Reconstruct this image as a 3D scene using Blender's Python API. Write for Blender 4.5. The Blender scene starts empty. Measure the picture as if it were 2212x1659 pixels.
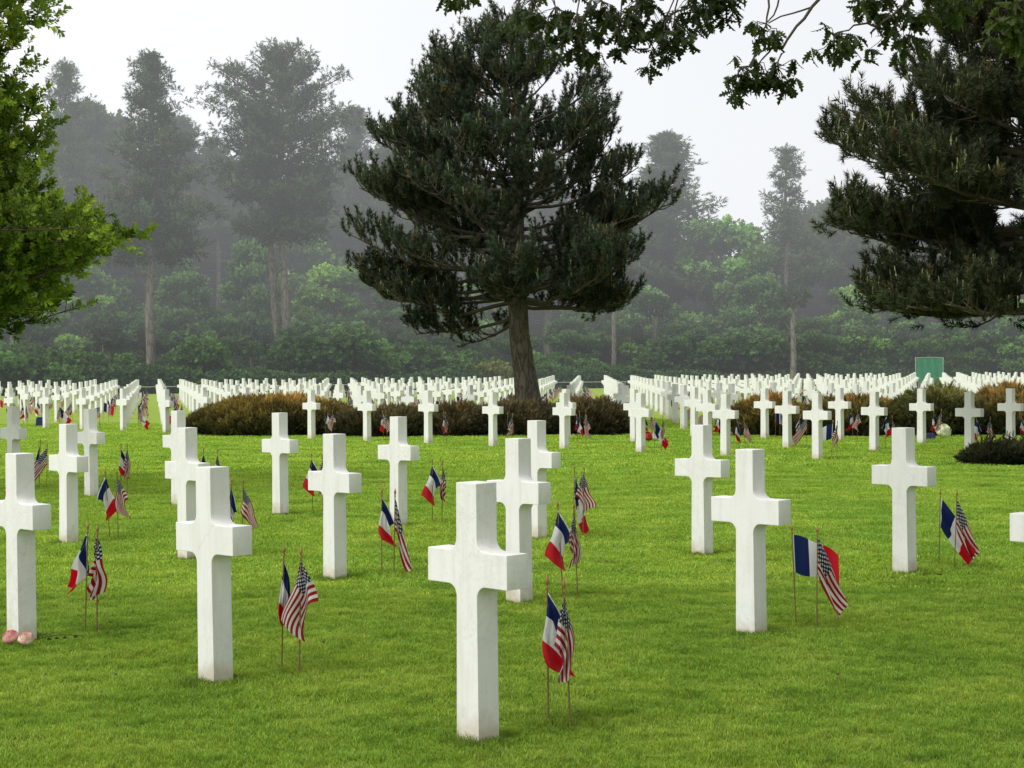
import bpy, bmesh, math, random
import numpy as np
from mathutils import Matrix, Vector

random.seed(7)
rng = np.random.default_rng(11)
R = math.radians
scene = bpy.context.scene
COL = scene.collection

# ------------------------------------------------------------------ camera frame (one unit = height of a cross, about a metre)
F, PIT, ROLL, CAMZ = 3737.4, 0.00986, -0.00668, 1.4418
OX, OY = -0.13764, 6.67269                 # nearest cross
AX, AY = -1.24575, 1.27833                 # step along a row
BX, BY = 0.17204, 3.90615                  # step to the next row
PW, PH = 2212, 1659


def project(X, Y, Z=0.0):
    Z = Z - CAMZ
    d = Y * math.cos(PIT) - Z * math.sin(PIT)
    u = Z * math.cos(PIT) + Y * math.sin(PIT)
    x = X * F / d
    y = -u * F / d
    cr, sr = math.cos(ROLL), math.sin(ROLL)
    return 1106 + x * cr - y * sr, 829.5 + x * sr + y * cr


def at(px, py, Y):
    """world point on the plane y = Y that the photograph shows at (px, py)"""
    cr, sr = math.cos(ROLL), math.sin(ROLL)
    X = px - 1106
    V = py - 829.5
    u = X * cr + V * sr
    v = -X * sr + V * cr
    ry = math.cos(PIT) + (-v / F) * math.sin(PIT)
    rz = -v / F * math.cos(PIT) - math.sin(PIT)
    t = Y / ry
    return u / F * t, Y, CAMZ + rz * t


# ------------------------------------------------------------------ tagging and linking
def tag(o, label=None, cat=None, group=None, kind=None):
    if label:
        o["label"] = label
    if cat:
        o["category"] = cat
    if group:
        o["group"] = group
    if kind:
        o["kind"] = kind
    return o


def empty(name, loc=(0, 0, 0), rz=0.0):
    o = bpy.data.objects.new(name, None)
    o.empty_display_size = 0.1
    o.location = loc
    o.rotation_euler = (0, 0, rz)
    COL.objects.link(o)
    return o


def link(name, me, parent=None, loc=(0, 0, 0)):
    o = bpy.data.objects.new(name, me)
    o.location = loc
    COL.objects.link(o)
    if parent is not None:
        o.parent = parent
    return o


def copy_tree(o, parent=None):
    c = o.copy()
    COL.objects.link(c)
    if parent is not None:
        c.parent = parent
    for ch in [k for k in COL.objects if k.parent == o]:
        copy_tree(ch, c)
    return c


# ------------------------------------------------------------------ numpy mesh builder
class MB:
    def __init__(self):
        self.v, self.l, self.n, self.c, self.m = [], [], [], [], []
        self.k = 0

    def add(self, verts, faces, nper, cols=None, mat=0):
        """verts (N,3), faces flat (M*nper) ints, all faces with nper corners, cols (N,3)"""
        verts = np.asarray(verts, dtype=np.float32).reshape(-1, 3)
        faces = np.asarray(faces, dtype=np.int64).reshape(-1)
        self.v.append(verts)
        self.l.append(faces + self.k)
        nf = len(faces) // nper
        self.n.append(np.full(nf, nper, dtype=np.int32))
        self.m.append(np.full(nf, mat, dtype=np.int32))
        if cols is None:
            cols = np.ones((len(verts), 3), dtype=np.float32)
        cols = np.asarray(cols, dtype=np.float32)
        if cols.ndim == 1:
            cols = np.tile(cols, (len(verts), 1))
        self.c.append(cols)
        self.k += len(verts)

    def mesh(self, name, mats, smooth=False):
        v = np.concatenate(self.v)
        l = np.concatenate(self.l).astype(np.int32)
        n = np.concatenate(self.n)
        me = bpy.data.meshes.new(name)
        me.vertices.add(len(v))
        me.vertices.foreach_set("co", v.ravel())
        me.loops.add(len(l))
        me.loops.foreach_set("vertex_index", l)
        me.polygons.add(len(n))
        st = np.concatenate([[0], np.cumsum(n)[:-1]]).astype(np.int32)
        me.polygons.foreach_set("loop_start", st)
        me.polygons.foreach_set("loop_total", n)
        me.polygons.foreach_set("material_index", np.concatenate(self.m))
        me.polygons.foreach_set("use_smooth", np.full(len(n), smooth))
        c = np.concatenate(self.c)
        at_ = me.color_attributes.new("Col", "FLOAT_COLOR", "POINT")
        at_.data.foreach_set("color", np.concatenate([c, np.ones((len(c), 1), np.float32)], 1).ravel())
        me.update(calc_edges=True)
        for m in (mats if isinstance(mats, (list, tuple)) else [mats]):
            me.materials.append(m)
        return me


def frames(d, roll=None):
    """orthonormal frames (N,3,3) whose third column is direction d; random roll"""
    d = d / np.maximum(np.linalg.norm(d, axis=1, keepdims=True), 1e-9)
    ref = np.where(np.abs(d[:, 2:3]) < 0.9, np.array([[0, 0, 1.0]]), np.array([[1.0, 0, 0]]))
    x = np.cross(ref, d)
    x /= np.linalg.norm(x, axis=1, keepdims=True)
    y = np.cross(d, x)
    if roll is None:
        roll = rng.uniform(0, 2 * np.pi, len(d))
    c, s = np.cos(roll)[:, None], np.sin(roll)[:, None]
    x2 = x * c + y * s
    y2 = -x * s + y * c
    return np.stack([x2, y2, d], axis=2)


def stamp(mb, tv, tf, nper, pos, fr, scale, col, tcol=None, mat=0):
    """copy template (tv, tf) to every pos with frame fr, scale (N,) and colour (N,3)"""
    N, T = len(pos), len(tv)
    if N == 0:
        return
    V = np.einsum("nij,tj->nti", fr, tv) * np.asarray(scale).reshape(N, 1, 1) + pos[:, None, :]
    Fc = (np.asarray(tf).reshape(1, -1) + (np.arange(N) * T)[:, None])
    C = np.repeat(np.asarray(col)[:, None, :], T, 1)
    if tcol is not None:
        C = C * tcol[None, :, :]
    mb.add(V.reshape(-1, 3), Fc.ravel(), nper, C.reshape(-1, 3), mat)


def tube(mb, pts, rad, sides=8, col=(1, 1, 1), mat=0, lump=0.0):
    pts = np.asarray(pts, float)
    n = len(pts)
    t = np.gradient(pts, axis=0)
    t /= np.maximum(np.linalg.norm(t, axis=1, keepdims=True), 1e-9)
    ref = np.array([0.31, 0.17, 0.93]) if abs(t[0, 2]) < 0.8 else np.array([1.0, 0.1, 0.05])
    V = []
    for i in range(n):
        x = np.cross(ref, t[i])
        x /= np.linalg.norm(x)
        y = np.cross(t[i], x)
        a = np.arange(sides) / sides * 2 * np.pi
        r = rad[i] * (1 + lump * rng.standard_normal(sides))
        V.append(pts[i] + np.outer(np.cos(a) * r, x) + np.outer(np.sin(a) * r, y))
    V = np.concatenate(V)
    f = []
    for i in range(n - 1):
        for k in range(sides):
            k2 = (k + 1) % sides
            f += [i * sides + k, i * sides + k2, (i + 1) * sides + k2, (i + 1) * sides + k]
    mb.add(V, f, 4, np.asarray(col, float), mat)


# ------------------------------------------------------------------ materials
def new_mat(name):
    m = bpy.data.materials.new(name)
    m.use_nodes = True
    nt = m.node_tree
    nt.nodes.clear()
    out = nt.nodes.new("ShaderNodeOutputMaterial")
    return m, nt, out


def nd(nt, typ, **kw):
    n = nt.nodes.new(typ)
    for k, v in kw.items():
        setattr(n, k, v)
    return n


def math_(nt, op, a, b=None, c=None):
    n = nt.nodes.new("ShaderNodeMath")
    n.operation = op
    for i, x in enumerate((a, b, c)):
        if x is None:
            continue
        if isinstance(x, (int, float)):
            n.inputs[i].default_value = x
        else:
            nt.links.new(x, n.inputs[i])
    return n.outputs[0]


def mixc(nt, fac, a, b, mode="MIX"):
    n = nt.nodes.new("ShaderNodeMix")
    n.data_type = "RGBA"
    n.blend_type = mode
    for sock, x in ((n.inputs[0], fac), (n.inputs[6], a), (n.inputs[7], b)):
        if isinstance(x, (int, float)):
            sock.default_value = x
        elif isinstance(x, (tuple, list)):
            sock.default_value = (*x[:3], 1)
        else:
            nt.links.new(x, sock)
    return n.outputs[2]


def ramp(nt, fac, stops):
    n = nt.nodes.new("ShaderNodeValToRGB")
    nt.links.new(fac, n.inputs[0])
    el = n.color_ramp.elements
    while len(el) < len(stops):
        el.new(0.5)
    for e, (p, c) in zip(el, stops):
        e.position = p
        e.color = (*c[:3], 1) if not isinstance(c, (int, float)) else (c, c, c, 1)
    return n.outputs[0]


def noise(nt, vec, scale, detail=4, rough=0.55, dist=0.0):
    n = nt.nodes.new("ShaderNodeTexNoise")
    n.inputs["Scale"].default_value = scale
    n.inputs["Detail"].default_value = detail
    n.inputs["Roughness"].default_value = rough
    n.inputs["Distortion"].default_value = dist
    if vec is not None:
        nt.links.new(vec, n.inputs["Vector"])
    return n.outputs["Fac"]


def leaf_mat(name, trans=0.35, rough=0.6, tint=(1, 1, 1), spec=0.25):
    """foliage: colour comes from the mesh's own colour attribute, partly translucent"""
    m, nt, out = new_mat(name)
    a = nd(nt, "ShaderNodeAttribute", attribute_name="Col")
    oi = nd(nt, "ShaderNodeObjectInfo")
    var = ramp(nt, oi.outputs["Random"], [(0, (0.88, 0.9, 0.95)), (1, (1.12, 1.08, 1.0))])
    col = mixc(nt, 1.0, a.outputs["Color"], tint, "MULTIPLY")
    col = mixc(nt, 1.0, col, var, "MULTIPLY")
    p = nd(nt, "ShaderNodeBsdfPrincipled")
    p.inputs["Roughness"].default_value = rough
    p.inputs["Specular IOR Level"].default_value = spec
    nt.links.new(col, p.inputs["Base Color"])
    t = nd(nt, "ShaderNodeBsdfTranslucent")
    tc = mixc(nt, 1.0, col, (1.5, 1.35, 0.7), "MULTIPLY")
    nt.links.new(tc, t.inputs["Color"])
    mx = nd(nt, "ShaderNodeMixShader")
    mx.inputs[0].default_value = trans
    nt.links.new(p.outputs[0], mx.inputs[1])
    nt.links.new(t.outputs[0], mx.inputs[2])
    nt.links.new(mx.outputs[0], out.inputs["Surface"])
    return m


def bark_mat(name, c1, c2, scale=9, stretch=0.25, bump=0.6, moss=0.0):
    m, nt, out = new_mat(name)
    tc = nd(nt, "ShaderNodeTexCoord")
    mp = nd(nt, "ShaderNodeMapping")
    mp.inputs["Scale"].default_value = (1, 1, stretch)
    nt.links.new(tc.outputs["Object"], mp.inputs["Vector"])
    n1 = noise(nt, mp.outputs[0], scale, 6, 0.65, 0.6)
    v = nd(nt, "ShaderNodeTexVoronoi", feature="DISTANCE_TO_EDGE")
    v.inputs["Scale"].default_value = scale * 1.1
    v.inputs["Randomness"].default_value = 1
    wv = mixc(nt, 0.25, mp.outputs[0], mixc(nt, 1.0, (0, 0, 0), n1))
    nt.links.new(wv, v.inputs["Vector"])
    crack = ramp(nt, v.outputs["Distance"], [(0.0, 0.25), (0.12, 1.0)])
    col = mixc(nt, n1, c1, c2)
    col = mixc(nt, 0.75, col, crack, "MULTIPLY")
    if moss:
        n2 = noise(nt, tc.outputs["Object"], 3.0, 3)
        f = ramp(nt, n2, [(0.5, 0.0), (0.68, moss)])
        col = mixc(nt, f, col, (0.10, 0.11, 0.04))
    p = nd(nt, "ShaderNodeBsdfPrincipled")
    p.inputs["Roughness"].default_value = 0.9
    p.inputs["Specular IOR Level"].default_value = 0.2
    nt.links.new(col, p.inputs["Base Color"])
    b = nd(nt, "ShaderNodeBump")
    b.inputs["Strength"].default_value = bump
    b.inputs["Distance"].default_value = 0.05
    nt.links.new(math_(nt, "MULTIPLY", crack, n1), b.inputs["Height"])
    nt.links.new(b.outputs[0], p.inputs["Normal"])
    nt.links.new(p.outputs[0], out.inputs["Surface"])
    return m


def plain_mat(name, col, rough=0.7, metal=0.0, var=0.15, scale=30):
    m, nt, out = new_mat(name)
    tc = nd(nt, "ShaderNodeTexCoord")
    n = noise(nt, tc.outputs["Object"], scale, 4)
    c = mixc(nt, n, tuple(x * (1 - var) for x in col), tuple(min(1, x * (1 + var)) for x in col))
    p = nd(nt, "ShaderNodeBsdfPrincipled")
    p.inputs["Roughness"].default_value = rough
    p.inputs["Metallic"].default_value = metal
    nt.links.new(c, p.inputs["Base Color"])
    nt.links.new(p.outputs[0], out.inputs["Surface"])
    return m


def marble_mat(crack=False):
    m, nt, out = new_mat("white_marble")
    tc = nd(nt, "ShaderNodeTexCoord")
    oi = nd(nt, "ShaderNodeObjectInfo")
    geo = nd(nt, "ShaderNodeNewGeometry")
    va = nd(nt, "ShaderNodeVectorMath", operation="ADD")
    nt.links.new(geo.outputs["Position"], va.inputs[0])
    sc = nd(nt, "ShaderNodeVectorMath", operation="SCALE")
    sc.inputs["Scale"].default_value = 37
    nt.links.new(oi.outputs["Random"], sc.inputs[0])
    nt.links.new(sc.outputs[0], va.inputs[1])
    P = va.outputs[0]
    # faint grey veins
    n1 = noise(nt, P, 3.2, 6, 0.6, 1.6)
    vein = ramp(nt, n1, [(0.47, 1.0), (0.505, 0.0), (0.54, 1.0)])
    n2 = noise(nt, P, 1.3, 3)
    vm = ramp(nt, n2, [(0.42, 0.0), (0.7, 0.5)])
    cloud = noise(nt, P, 5.0, 5, 0.6)
    base = mixc(nt, cloud, (0.70, 0.705, 0.69), (0.82, 0.82, 0.805))
    inv = math_(nt, "SUBTRACT", 1.0, vein)
    f = math_(nt, "MULTIPLY", inv, vm)
    col = mixc(nt, f, base, (0.60, 0.59, 0.575))
    if crack:      # the faint diagonal seam over the arm of one stone
        so_ = nd(nt, "ShaderNodeSeparateXYZ")
        nt.links.new(tc.outputs["Object"], so_.inputs[0])
        ln = math_(nt, "SUBTRACT", math_(nt, "MULTIPLY_ADD", so_.outputs["X"], 0.95, 0.665), so_.outputs["Z"])
        ln = math_(nt, "ADD", ln, math_(nt, "MULTIPLY_ADD", noise(nt, P, 22, 4), 0.06, -0.03))
        on = math_(nt, "LESS_THAN", math_(nt, "ABSOLUTE", ln), 0.0035)
        rgn = math_(nt, "MULTIPLY", math_(nt, "LESS_THAN", math_(nt, "ABSOLUTE", so_.outputs["X"]), 0.10), math_(nt, "GREATER_THAN", so_.outputs["Z"], 0.585))
        col = mixc(nt, math_(nt, "MULTIPLY", math_(nt, "MULTIPLY", on, rgn), 0.25), col, (0.40, 0.37, 0.32))
    # weathering: darker speckle, run-off under the arms, brown earth splash at the foot
    sp = noise(nt, P, 55, 3, 0.7)
    spf = ramp(nt, math_(nt, "MULTIPLY", sp, math_(nt, "MULTIPLY_ADD", n2, 0.9, 0.6)), [(0.60, 0.0), (0.80, 0.3)])
    col = mixc(nt, spf, col, (0.48, 0.47, 0.42))
    mp = nd(nt, "ShaderNodeMapping")
    mp.inputs["Scale"].default_value = (9, 9, 0.9)
    nt.links.new(P, mp.inputs["Vector"])
    st = noise(nt, mp.outputs[0], 3.0, 4, 0.6)
    stf = ramp(nt, st, [(0.48, 0.0), (0.75, 0.45)])
    col = mixc(nt, stf, col, (0.60, 0.58, 0.50))
    sx = nd(nt, "ShaderNodeSeparateXYZ")
    nt.links.new(geo.outputs["Position"], sx.inputs[0])
    zf = math_(nt, "MULTIPLY_ADD", noise(nt, P, 9, 4), 0.34, -0.04)
    low = math_(nt, "SUBTRACT", zf, sx.outputs["Z"])
    lowf = ramp(nt, math_(nt, "MULTIPLY", low, 7.0), [(0.0, 0.0), (0.8, 0.65)])
    col = mixc(nt, lowf, col, (0.46, 0.38, 0.24))
    p = nd(nt, "ShaderNodeBsdfPrincipled")
    p.inputs["Roughness"].default_value = 0.55
    p.inputs["Specular IOR Level"].default_value = 0.3
    nt.links.new(col, p.inputs["Base Color"])
    b = nd(nt, "ShaderNodeBump")
    b.inputs["Strength"].default_value = 0.12
    b.inputs["Distance"].default_value = 0.004
    nt.links.new(sp, b.inputs["Height"])
    nt.links.new(b.outputs[0], p.inputs["Normal"])
    nt.links.new(p.outputs[0], out.inputs["Surface"])
    return m


def cloth_shader(nt, out, col):
    tc = nd(nt, "ShaderNodeTexCoord")
    w = noise(nt, tc.outputs["UV"], 180, 2)
    col = mixc(nt, 0.25, col, w, "OVERLAY")
    d = nd(nt, "ShaderNodeBsdfPrincipled")
    d.inputs["Roughness"].default_value = 0.6
    d.inputs["Specular IOR Level"].default_value = 0.25
    nt.links.new(col, d.inputs["Base Color"])
    t = nd(nt, "ShaderNodeBsdfTranslucent")
    nt.links.new(col, t.inputs["Color"])
    mx = nd(nt, "ShaderNodeMixShader")
    mx.inputs[0].default_value = 0.4
    nt.links.new(d.outputs[0], mx.inputs[1])
    nt.links.new(t.outputs[0], mx.inputs[2])
    nt.links.new(mx.outputs[0], out.inputs["Surface"])


def french_mat():
    m, nt, out = new_mat("blue_white_red_cloth")
    tc = nd(nt, "ShaderNodeTexCoord")
    s = nd(nt, "ShaderNodeSeparateXYZ")
    nt.links.new(tc.outputs["UV"], s.inputs[0])
    u = s.outputs["X"]
    c = mixc(nt, math_(nt, "GREATER_THAN", u, 0.3333), (0.008, 0.020, 0.105), (0.76, 0.76, 0.78))
    c = mixc(nt, math_(nt, "GREATER_THAN", u, 0.6667), c, (0.56, 0.008, 0.018))
    c = mixc(nt, math_(nt, "LESS_THAN", u, 0.035), c, (0.75, 0.76, 0.8))
    cloth_shader(nt, out, c)
    return m


def american_mat():
    m, nt, out = new_mat("stars_and_stripes_cloth")
    tc = nd(nt, "ShaderNodeTexCoord")
    s = nd(nt, "ShaderNodeSeparateXYZ")
    nt.links.new(tc.outputs["UV"], s.inputs[0])
    u, v = s.outputs["X"], s.outputs["Y"]          # v = 0 at the top edge
    st = math_(nt, "MODULO", math_(nt, "FLOOR", math_(nt, "MULTIPLY", v, 13.0)), 2.0)
    c = mixc(nt, math_(nt, "GREATER_THAN", st, 0.5), (0.32, 0.008, 0.018), (0.76, 0.72, 0.69))
    cu = math_(nt, "MULTIPLY", u, 11 / 0.4)
    cv = math_(nt, "MULTIPLY", v, 9 / (7 / 13))
    par = math_(nt, "MODULO", math_(nt, "ADD", math_(nt, "FLOOR", cu), math_(nt, "FLOOR", cv)), 2.0)
    fu = math_(nt, "SUBTRACT", math_(nt, "FRACT", cu), 0.5)
    fv = math_(nt, "SUBTRACT", math_(nt, "FRACT", cv), 0.5)
    # five pointed star: radius modulated by the angle
    r = math_(nt, "SQRT", math_(nt, "ADD", math_(nt, "MULTIPLY", fu, fu), math_(nt, "MULTIPLY", fv, fv)))
    an = math_(nt, "ARCTAN2", fu, math_(nt, "MULTIPLY", fv, -1.0))
    lim = math_(nt, "MULTIPLY_ADD", math_(nt, "COSINE", math_(nt, "MULTIPLY", an, 5.0)), 0.16, 0.40)
    star = math_(nt, "MULTIPLY", math_(nt, "LESS_THAN", r, lim), math_(nt, "LESS_THAN", par, 0.5))
    can = mixc(nt, star, (0.007, 0.011, 0.038), (0.68, 0.68, 0.69))
    inc = math_(nt, "MULTIPLY", math_(nt, "LESS_THAN", u, 0.4), math_(nt, "LESS_THAN", v, 7 / 13))
    c = mixc(nt, inc, c, can)
    cloth_shader(nt, out, c)
    return m


def lawn_mat():
    m, nt, out = new_mat("lawn")
    geo = nd(nt, "ShaderNodeNewGeometry")
    P = geo.outputs["Position"]
    big = noise(nt, P, 0.22, 4, 0.6)
    mid = noise(nt, P, 1.7, 5, 0.6)
    mp = nd(nt, "ShaderNodeMapping")
    mp.inputs["Scale"].default_value = (1, 0.35, 1)
    nt.links.new(P, mp.inputs["Vector"])
    fine = noise(nt, mp.outputs[0], 38, 5, 0.75)
    vf = noise(nt, P, 160, 3, 0.8)
    c = ramp(nt, mid, [(0.25, (0.215, 0.335, 0.038)), (0.5, (0.285, 0.415, 0.055)), (0.75, (0.36, 0.475, 0.085))])
    c = mixc(nt, ramp(nt, big, [(0.3, 0.0), (0.7, 0.55)]), c, (0.33, 0.44, 0.065))
    c = mixc(nt, 1.0, c, ramp(nt, fine, [(0.25, (0.5, 0.56, 0.5)), (0.6, (1.1, 1.08, 1.0)), (0.8, (1.45, 1.32, 1.2))]), "MULTIPLY")
    c = mixc(nt, 0.6, c, ramp(nt, vf, [(0.3, (0.6, 0.65, 0.6)), (0.7, (1.25, 1.2, 1.1))]), "MULTIPLY")
    p = nd(nt, "ShaderNodeBsdfPrincipled")
    p.inputs["Roughness"].default_value = 0.85
    p.inputs["Specular IOR Level"].default_value = 0.15
    nt.links.new(c, p.inputs["Base Color"])
    b = nd(nt, "ShaderNodeBump")
    b.inputs["Strength"].default_value = 0.7
    b.inputs["Distance"].default_value = 0.03
    nt.links.new(math_(nt, "ADD", fine, vf), b.inputs["Height"])
    nt.links.new(b.outputs[0], p.inputs["Normal"])
    nt.links.new(p.outputs[0], out.inputs["Surface"])
    return m


def grass_mat():
    m, nt, out = new_mat("grass_blades")
    geo = nd(nt, "ShaderNodeNewGeometry")
    P = geo.outputs["Position"]
    a = nd(nt, "ShaderNodeAttribute", attribute_name="Col")
    mid = noise(nt, P, 1.7, 5, 0.6)
    big = noise(nt, P, 0.45, 3, 0.5)
    c = ramp(nt, mid, [(0.30, (0.155, 0.300, 0.034)), (0.5, (0.225, 0.385, 0.052)), (0.70, (0.31, 0.465, 0.080))])
    c = mixc(nt, 1.0, c, ramp(nt, big, [(0.3, (0.84, 0.92, 0.88)), (0.7, (1.18, 1.1, 1.06))]), "MULTIPLY")
    c = mixc(nt, 1.0, c, ramp(nt, noise(nt, P, 17, 4, 0.7), [(0.34, (0.62, 0.66, 0.6)), (0.52, (1.0, 1.0, 1.0)), (0.68, (1.3, 1.22, 1.25))]), "MULTIPLY")
    c = mixc(nt, 1.0, c, a.outputs["Color"], "MULTIPLY")
    p = nd(nt, "ShaderNodeBsdfPrincipled")
    p.inputs["Roughness"].default_value = 0.5
    p.inputs["Specular IOR Level"].default_value = 0.25
    nt.links.new(c, p.inputs["Base Color"])
    t = nd(nt, "ShaderNodeBsdfTranslucent")
    nt.links.new(mixc(nt, 1.0, c, (1.5, 1.3, 0.6), "MULTIPLY"), t.inputs["Color"])
    mx = nd(nt, "ShaderNodeMixShader")
    mx.inputs[0].default_value = 0.4
    nt.links.new(p.outputs[0], mx.inputs[1])
    nt.links.new(t.outputs[0], mx.inputs[2])
    nt.links.new(mx.outputs[0], out.inputs["Surface"])
    return m


M = {}
M["marble"] = marble_mat()
M["french"] = french_mat()
M["american"] = american_mat()
M["stick"] = plain_mat("varnished_stick", (0.20, 0.115, 0.045), 0.6, 0, 0.3, 60)
M["gold"] = plain_mat("gilt_finial", (0.33, 0.20, 0.06), 0.4, 0.3, 0.2, 60)
M["lawn"] = lawn_mat()
M["grass"] = grass_mat()
M["needles"] = leaf_mat("pine_needles", 0.18, 0.55)
M["leaves"] = leaf_mat("broad_leaves", 0.4, 0.5)
M["far_leaves"] = leaf_mat("forest_leaves", 0.3, 0.7, (0.97, 1.07, 0.91))
M["juniper"] = leaf_mat("juniper_sprays", 0.2, 0.7)
M["bark"] = bark_mat("pine_bark", (0.075, 0.064, 0.050), (0.175, 0.152, 0.122), 9, 0.3, 0.9, 0.35)
M["farbark"] = bark_mat("forest_bark", (0.12, 0.10, 0.085), (0.24, 0.21, 0.18), 4, 0.3, 0.6)
M["twig"] = plain_mat("twig_bark", (0.075, 0.06, 0.045), 0.9)
M["green_tarp"] = plain_mat("green_sheet", (0.012, 0.17, 0.09), 0.6, 0, 0.2, 2)
M["grey_metal"] = plain_mat("galvanised_metal", (0.35, 0.37, 0.36), 0.5, 0.4)

# ------------------------------------------------------------------ world and light
SUN_EL, SUN_AZ = R(52), R(232)   # direction the light comes from: behind the camera's left shoulder
w = bpy.data.worlds.new("World")
scene.world = w
w.use_nodes = True
nt = w.node_tree
nt.nodes.clear()
out = nt.nodes.new("ShaderNodeOutputWorld")
bg = nt.nodes.new("ShaderNodeBackground")
sky = nt.nodes.new("ShaderNodeTexSky")
sky.sky_type = "NISHITA"
sky.sun_disc = False
sky.sun_elevation = SUN_EL
sky.sun_rotation = SUN_AZ
sky.air_density = 1.0
sky.dust_density = 6.0
sky.ozone_density = 1.0
tc = nt.nodes.new("ShaderNodeTexCoord")
sx = nt.nodes.new("ShaderNodeSeparateXYZ")
nt.links.new(tc.outputs["Generated"], sx.inputs[0])
over = ramp(nt, sx.outputs["Z"], [(0.0, (10.6, 10.75, 11.2)), (0.12, (10.8, 10.9, 11.2)), (0.35, (10.3, 10.4, 10.6)), (1.0, (10.2, 10.1, 9.9))])
cl = noise(nt, tc.outputs["Generated"], 2.2, 4, 0.5)
over = mixc(nt, 1.0, over, ramp(nt, cl, [(0.3, (0.95, 0.96, 0.98)), (0.7, (1.06, 1.05, 1.03))]), "MULTIPLY")
dt = nt.nodes.new("ShaderNodeVectorMath")
dt.operation = "DOT_PRODUCT"
nt.links.new(tc.outputs["Generated"], dt.inputs[0])
dt.inputs[1].default_value = (-0.95, -0.12, 0.12)
side = math_(nt, "MULTIPLY_ADD", dt.outputs["Value"], 0.34, 0.965)
over = mixc(nt, 1.0, over, mixc(nt, 1.0, (1, 1, 1), side, "MULTIPLY"), "MULTIPLY")
mixed = mixc(nt, 0.94, sky.outputs[0], over)
nt.links.new(mixed, bg.inputs["Color"])
bg.inputs["Strength"].default_value = 0.1
nt.links.new(bg.outputs[0], out.inputs["Surface"])

sun = bpy.data.lights.new("sun", "SUN")
sun.energy = 2.3
sun.angle = R(24)
sun.color = (1.0, 0.975, 0.93)
so = bpy.data.objects.new("sun", sun)
COL.objects.link(so)
sdir = Vector((math.sin(SUN_AZ) * math.cos(SUN_EL), math.cos(SUN_AZ) * math.cos(SUN_EL), math.sin(SUN_EL)))
so.rotation_euler = sdir.to_track_quat("Z", "Y").to_euler()
so.location = sdir * 50

# ------------------------------------------------------------------ camera
cam = bpy.data.cameras.new("camera")
co = bpy.data.objects.new("camera", cam)
COL.objects.link(co)
cam.sensor_width = 36
cam.lens = F / PW * 36
cam.clip_start = 0.1
cam.clip_end = 3000
r0 = Vector((1, 0, 0))
f0 = Vector((0, math.cos(PIT), -math.sin(PIT)))
u0 = Vector((0, math.sin(PIT), math.cos(PIT)))
cr, sr = math.cos(ROLL), math.sin(ROLL)
right = r0 * cr + u0 * sr
up = r0 * (-sr) + u0 * cr
mt = Matrix((right, up, -f0)).transposed().to_4x4()
mt.translation = Vector((0, 0, CAMZ))
co.matrix_world = mt
scene.camera = co
scene.view_settings.view_transform = "Standard"
scene.view_settings.look = "None"
scene.view_settings.exposure = 0
scene.cycles.transparent_max_bounces = 32
scene.cycles.max_bounces = 6
scene.cycles.volume_bounces = 0

# ------------------------------------------------------------------ ground
def ground_z(x, y):
    return 0.0


me = bpy.data.meshes.new("ground")
xs = [-1500, -60, 60, 1500]
ys = [-1500, -10, 160, 1500]
me.from_pydata([(x, y, 0) for y in ys for x in xs], [], [(j * 4 + i, j * 4 + i + 1, j * 4 + i + 5, j * 4 + i + 4) for j in range(3) for i in range(3)])
me.materials.append(M["lawn"])
g = link("ground", me)
tag(g, "mown green cemetery lawn", "lawn", kind="structure")


def grass_patch(name, size, n, hmin, hmax, wid, tone=1.0):
    mb = MB()
    x = rng.uniform(-size / 2, size / 2, n)
    y = rng.uniform(-size / 2, size / 2, n)
    h = rng.uniform(hmin, hmax, n) * (0.8 + 0.35 * np.sin(x * 9 / size) * np.cos(y * 8 / size))
    a = rng.uniform(0, 2 * np.pi, n)
    le = rng.uniform(0.1, 0.9, n) * h
    b = rng.uniform(0, 2 * np.pi, n)
    wd = wid * rng.uniform(0.6, 1.3, n)
    p0 = np.stack([x - np.cos(a) * wd, y - np.sin(a) * wd, -0.003 + 0 * h], 1)
    p1 = np.stack([x + np.cos(a) * wd, y + np.sin(a) * wd, -0.003 + 0 * h], 1)
    p2 = np.stack([x + np.cos(a) * wd * .7 + np.cos(b) * le * .35, y + np.sin(a) * wd * .7 + np.sin(b) * le * .35, h * .62], 1)
    p3 = np.stack([x - np.cos(a) * wd * .7 + np.cos(b) * le * .35, y - np.sin(a) * wd * .7 + np.sin(b) * le * .35, h * .62], 1)
    p4 = np.stack([x + np.cos(b) * le, y + np.sin(b) * le, h], 1)
    k = rng.uniform(0.65, 1.25, (n, 1)) * np.stack([rng.uniform(0.9, 1.2, n), np.ones(n), rng.uniform(0.8, 1.3, n)], 1)
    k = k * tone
    dry = rng.random(n) < 0.03
    k[dry] = k[dry] * np.array([1.6, 1.15, 1.8])
    V = np.stack([p0, p1, p2, p3, p4], 1).reshape(-1, 3)
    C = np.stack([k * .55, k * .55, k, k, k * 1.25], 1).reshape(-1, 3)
    base = (np.arange(n) * 5)[:, None]
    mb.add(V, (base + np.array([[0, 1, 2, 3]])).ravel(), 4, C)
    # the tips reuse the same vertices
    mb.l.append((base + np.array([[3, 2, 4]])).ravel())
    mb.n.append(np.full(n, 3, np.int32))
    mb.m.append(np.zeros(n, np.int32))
    return bpy.data.objects.new(name, mb.mesh(name, M["grass"]))


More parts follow.
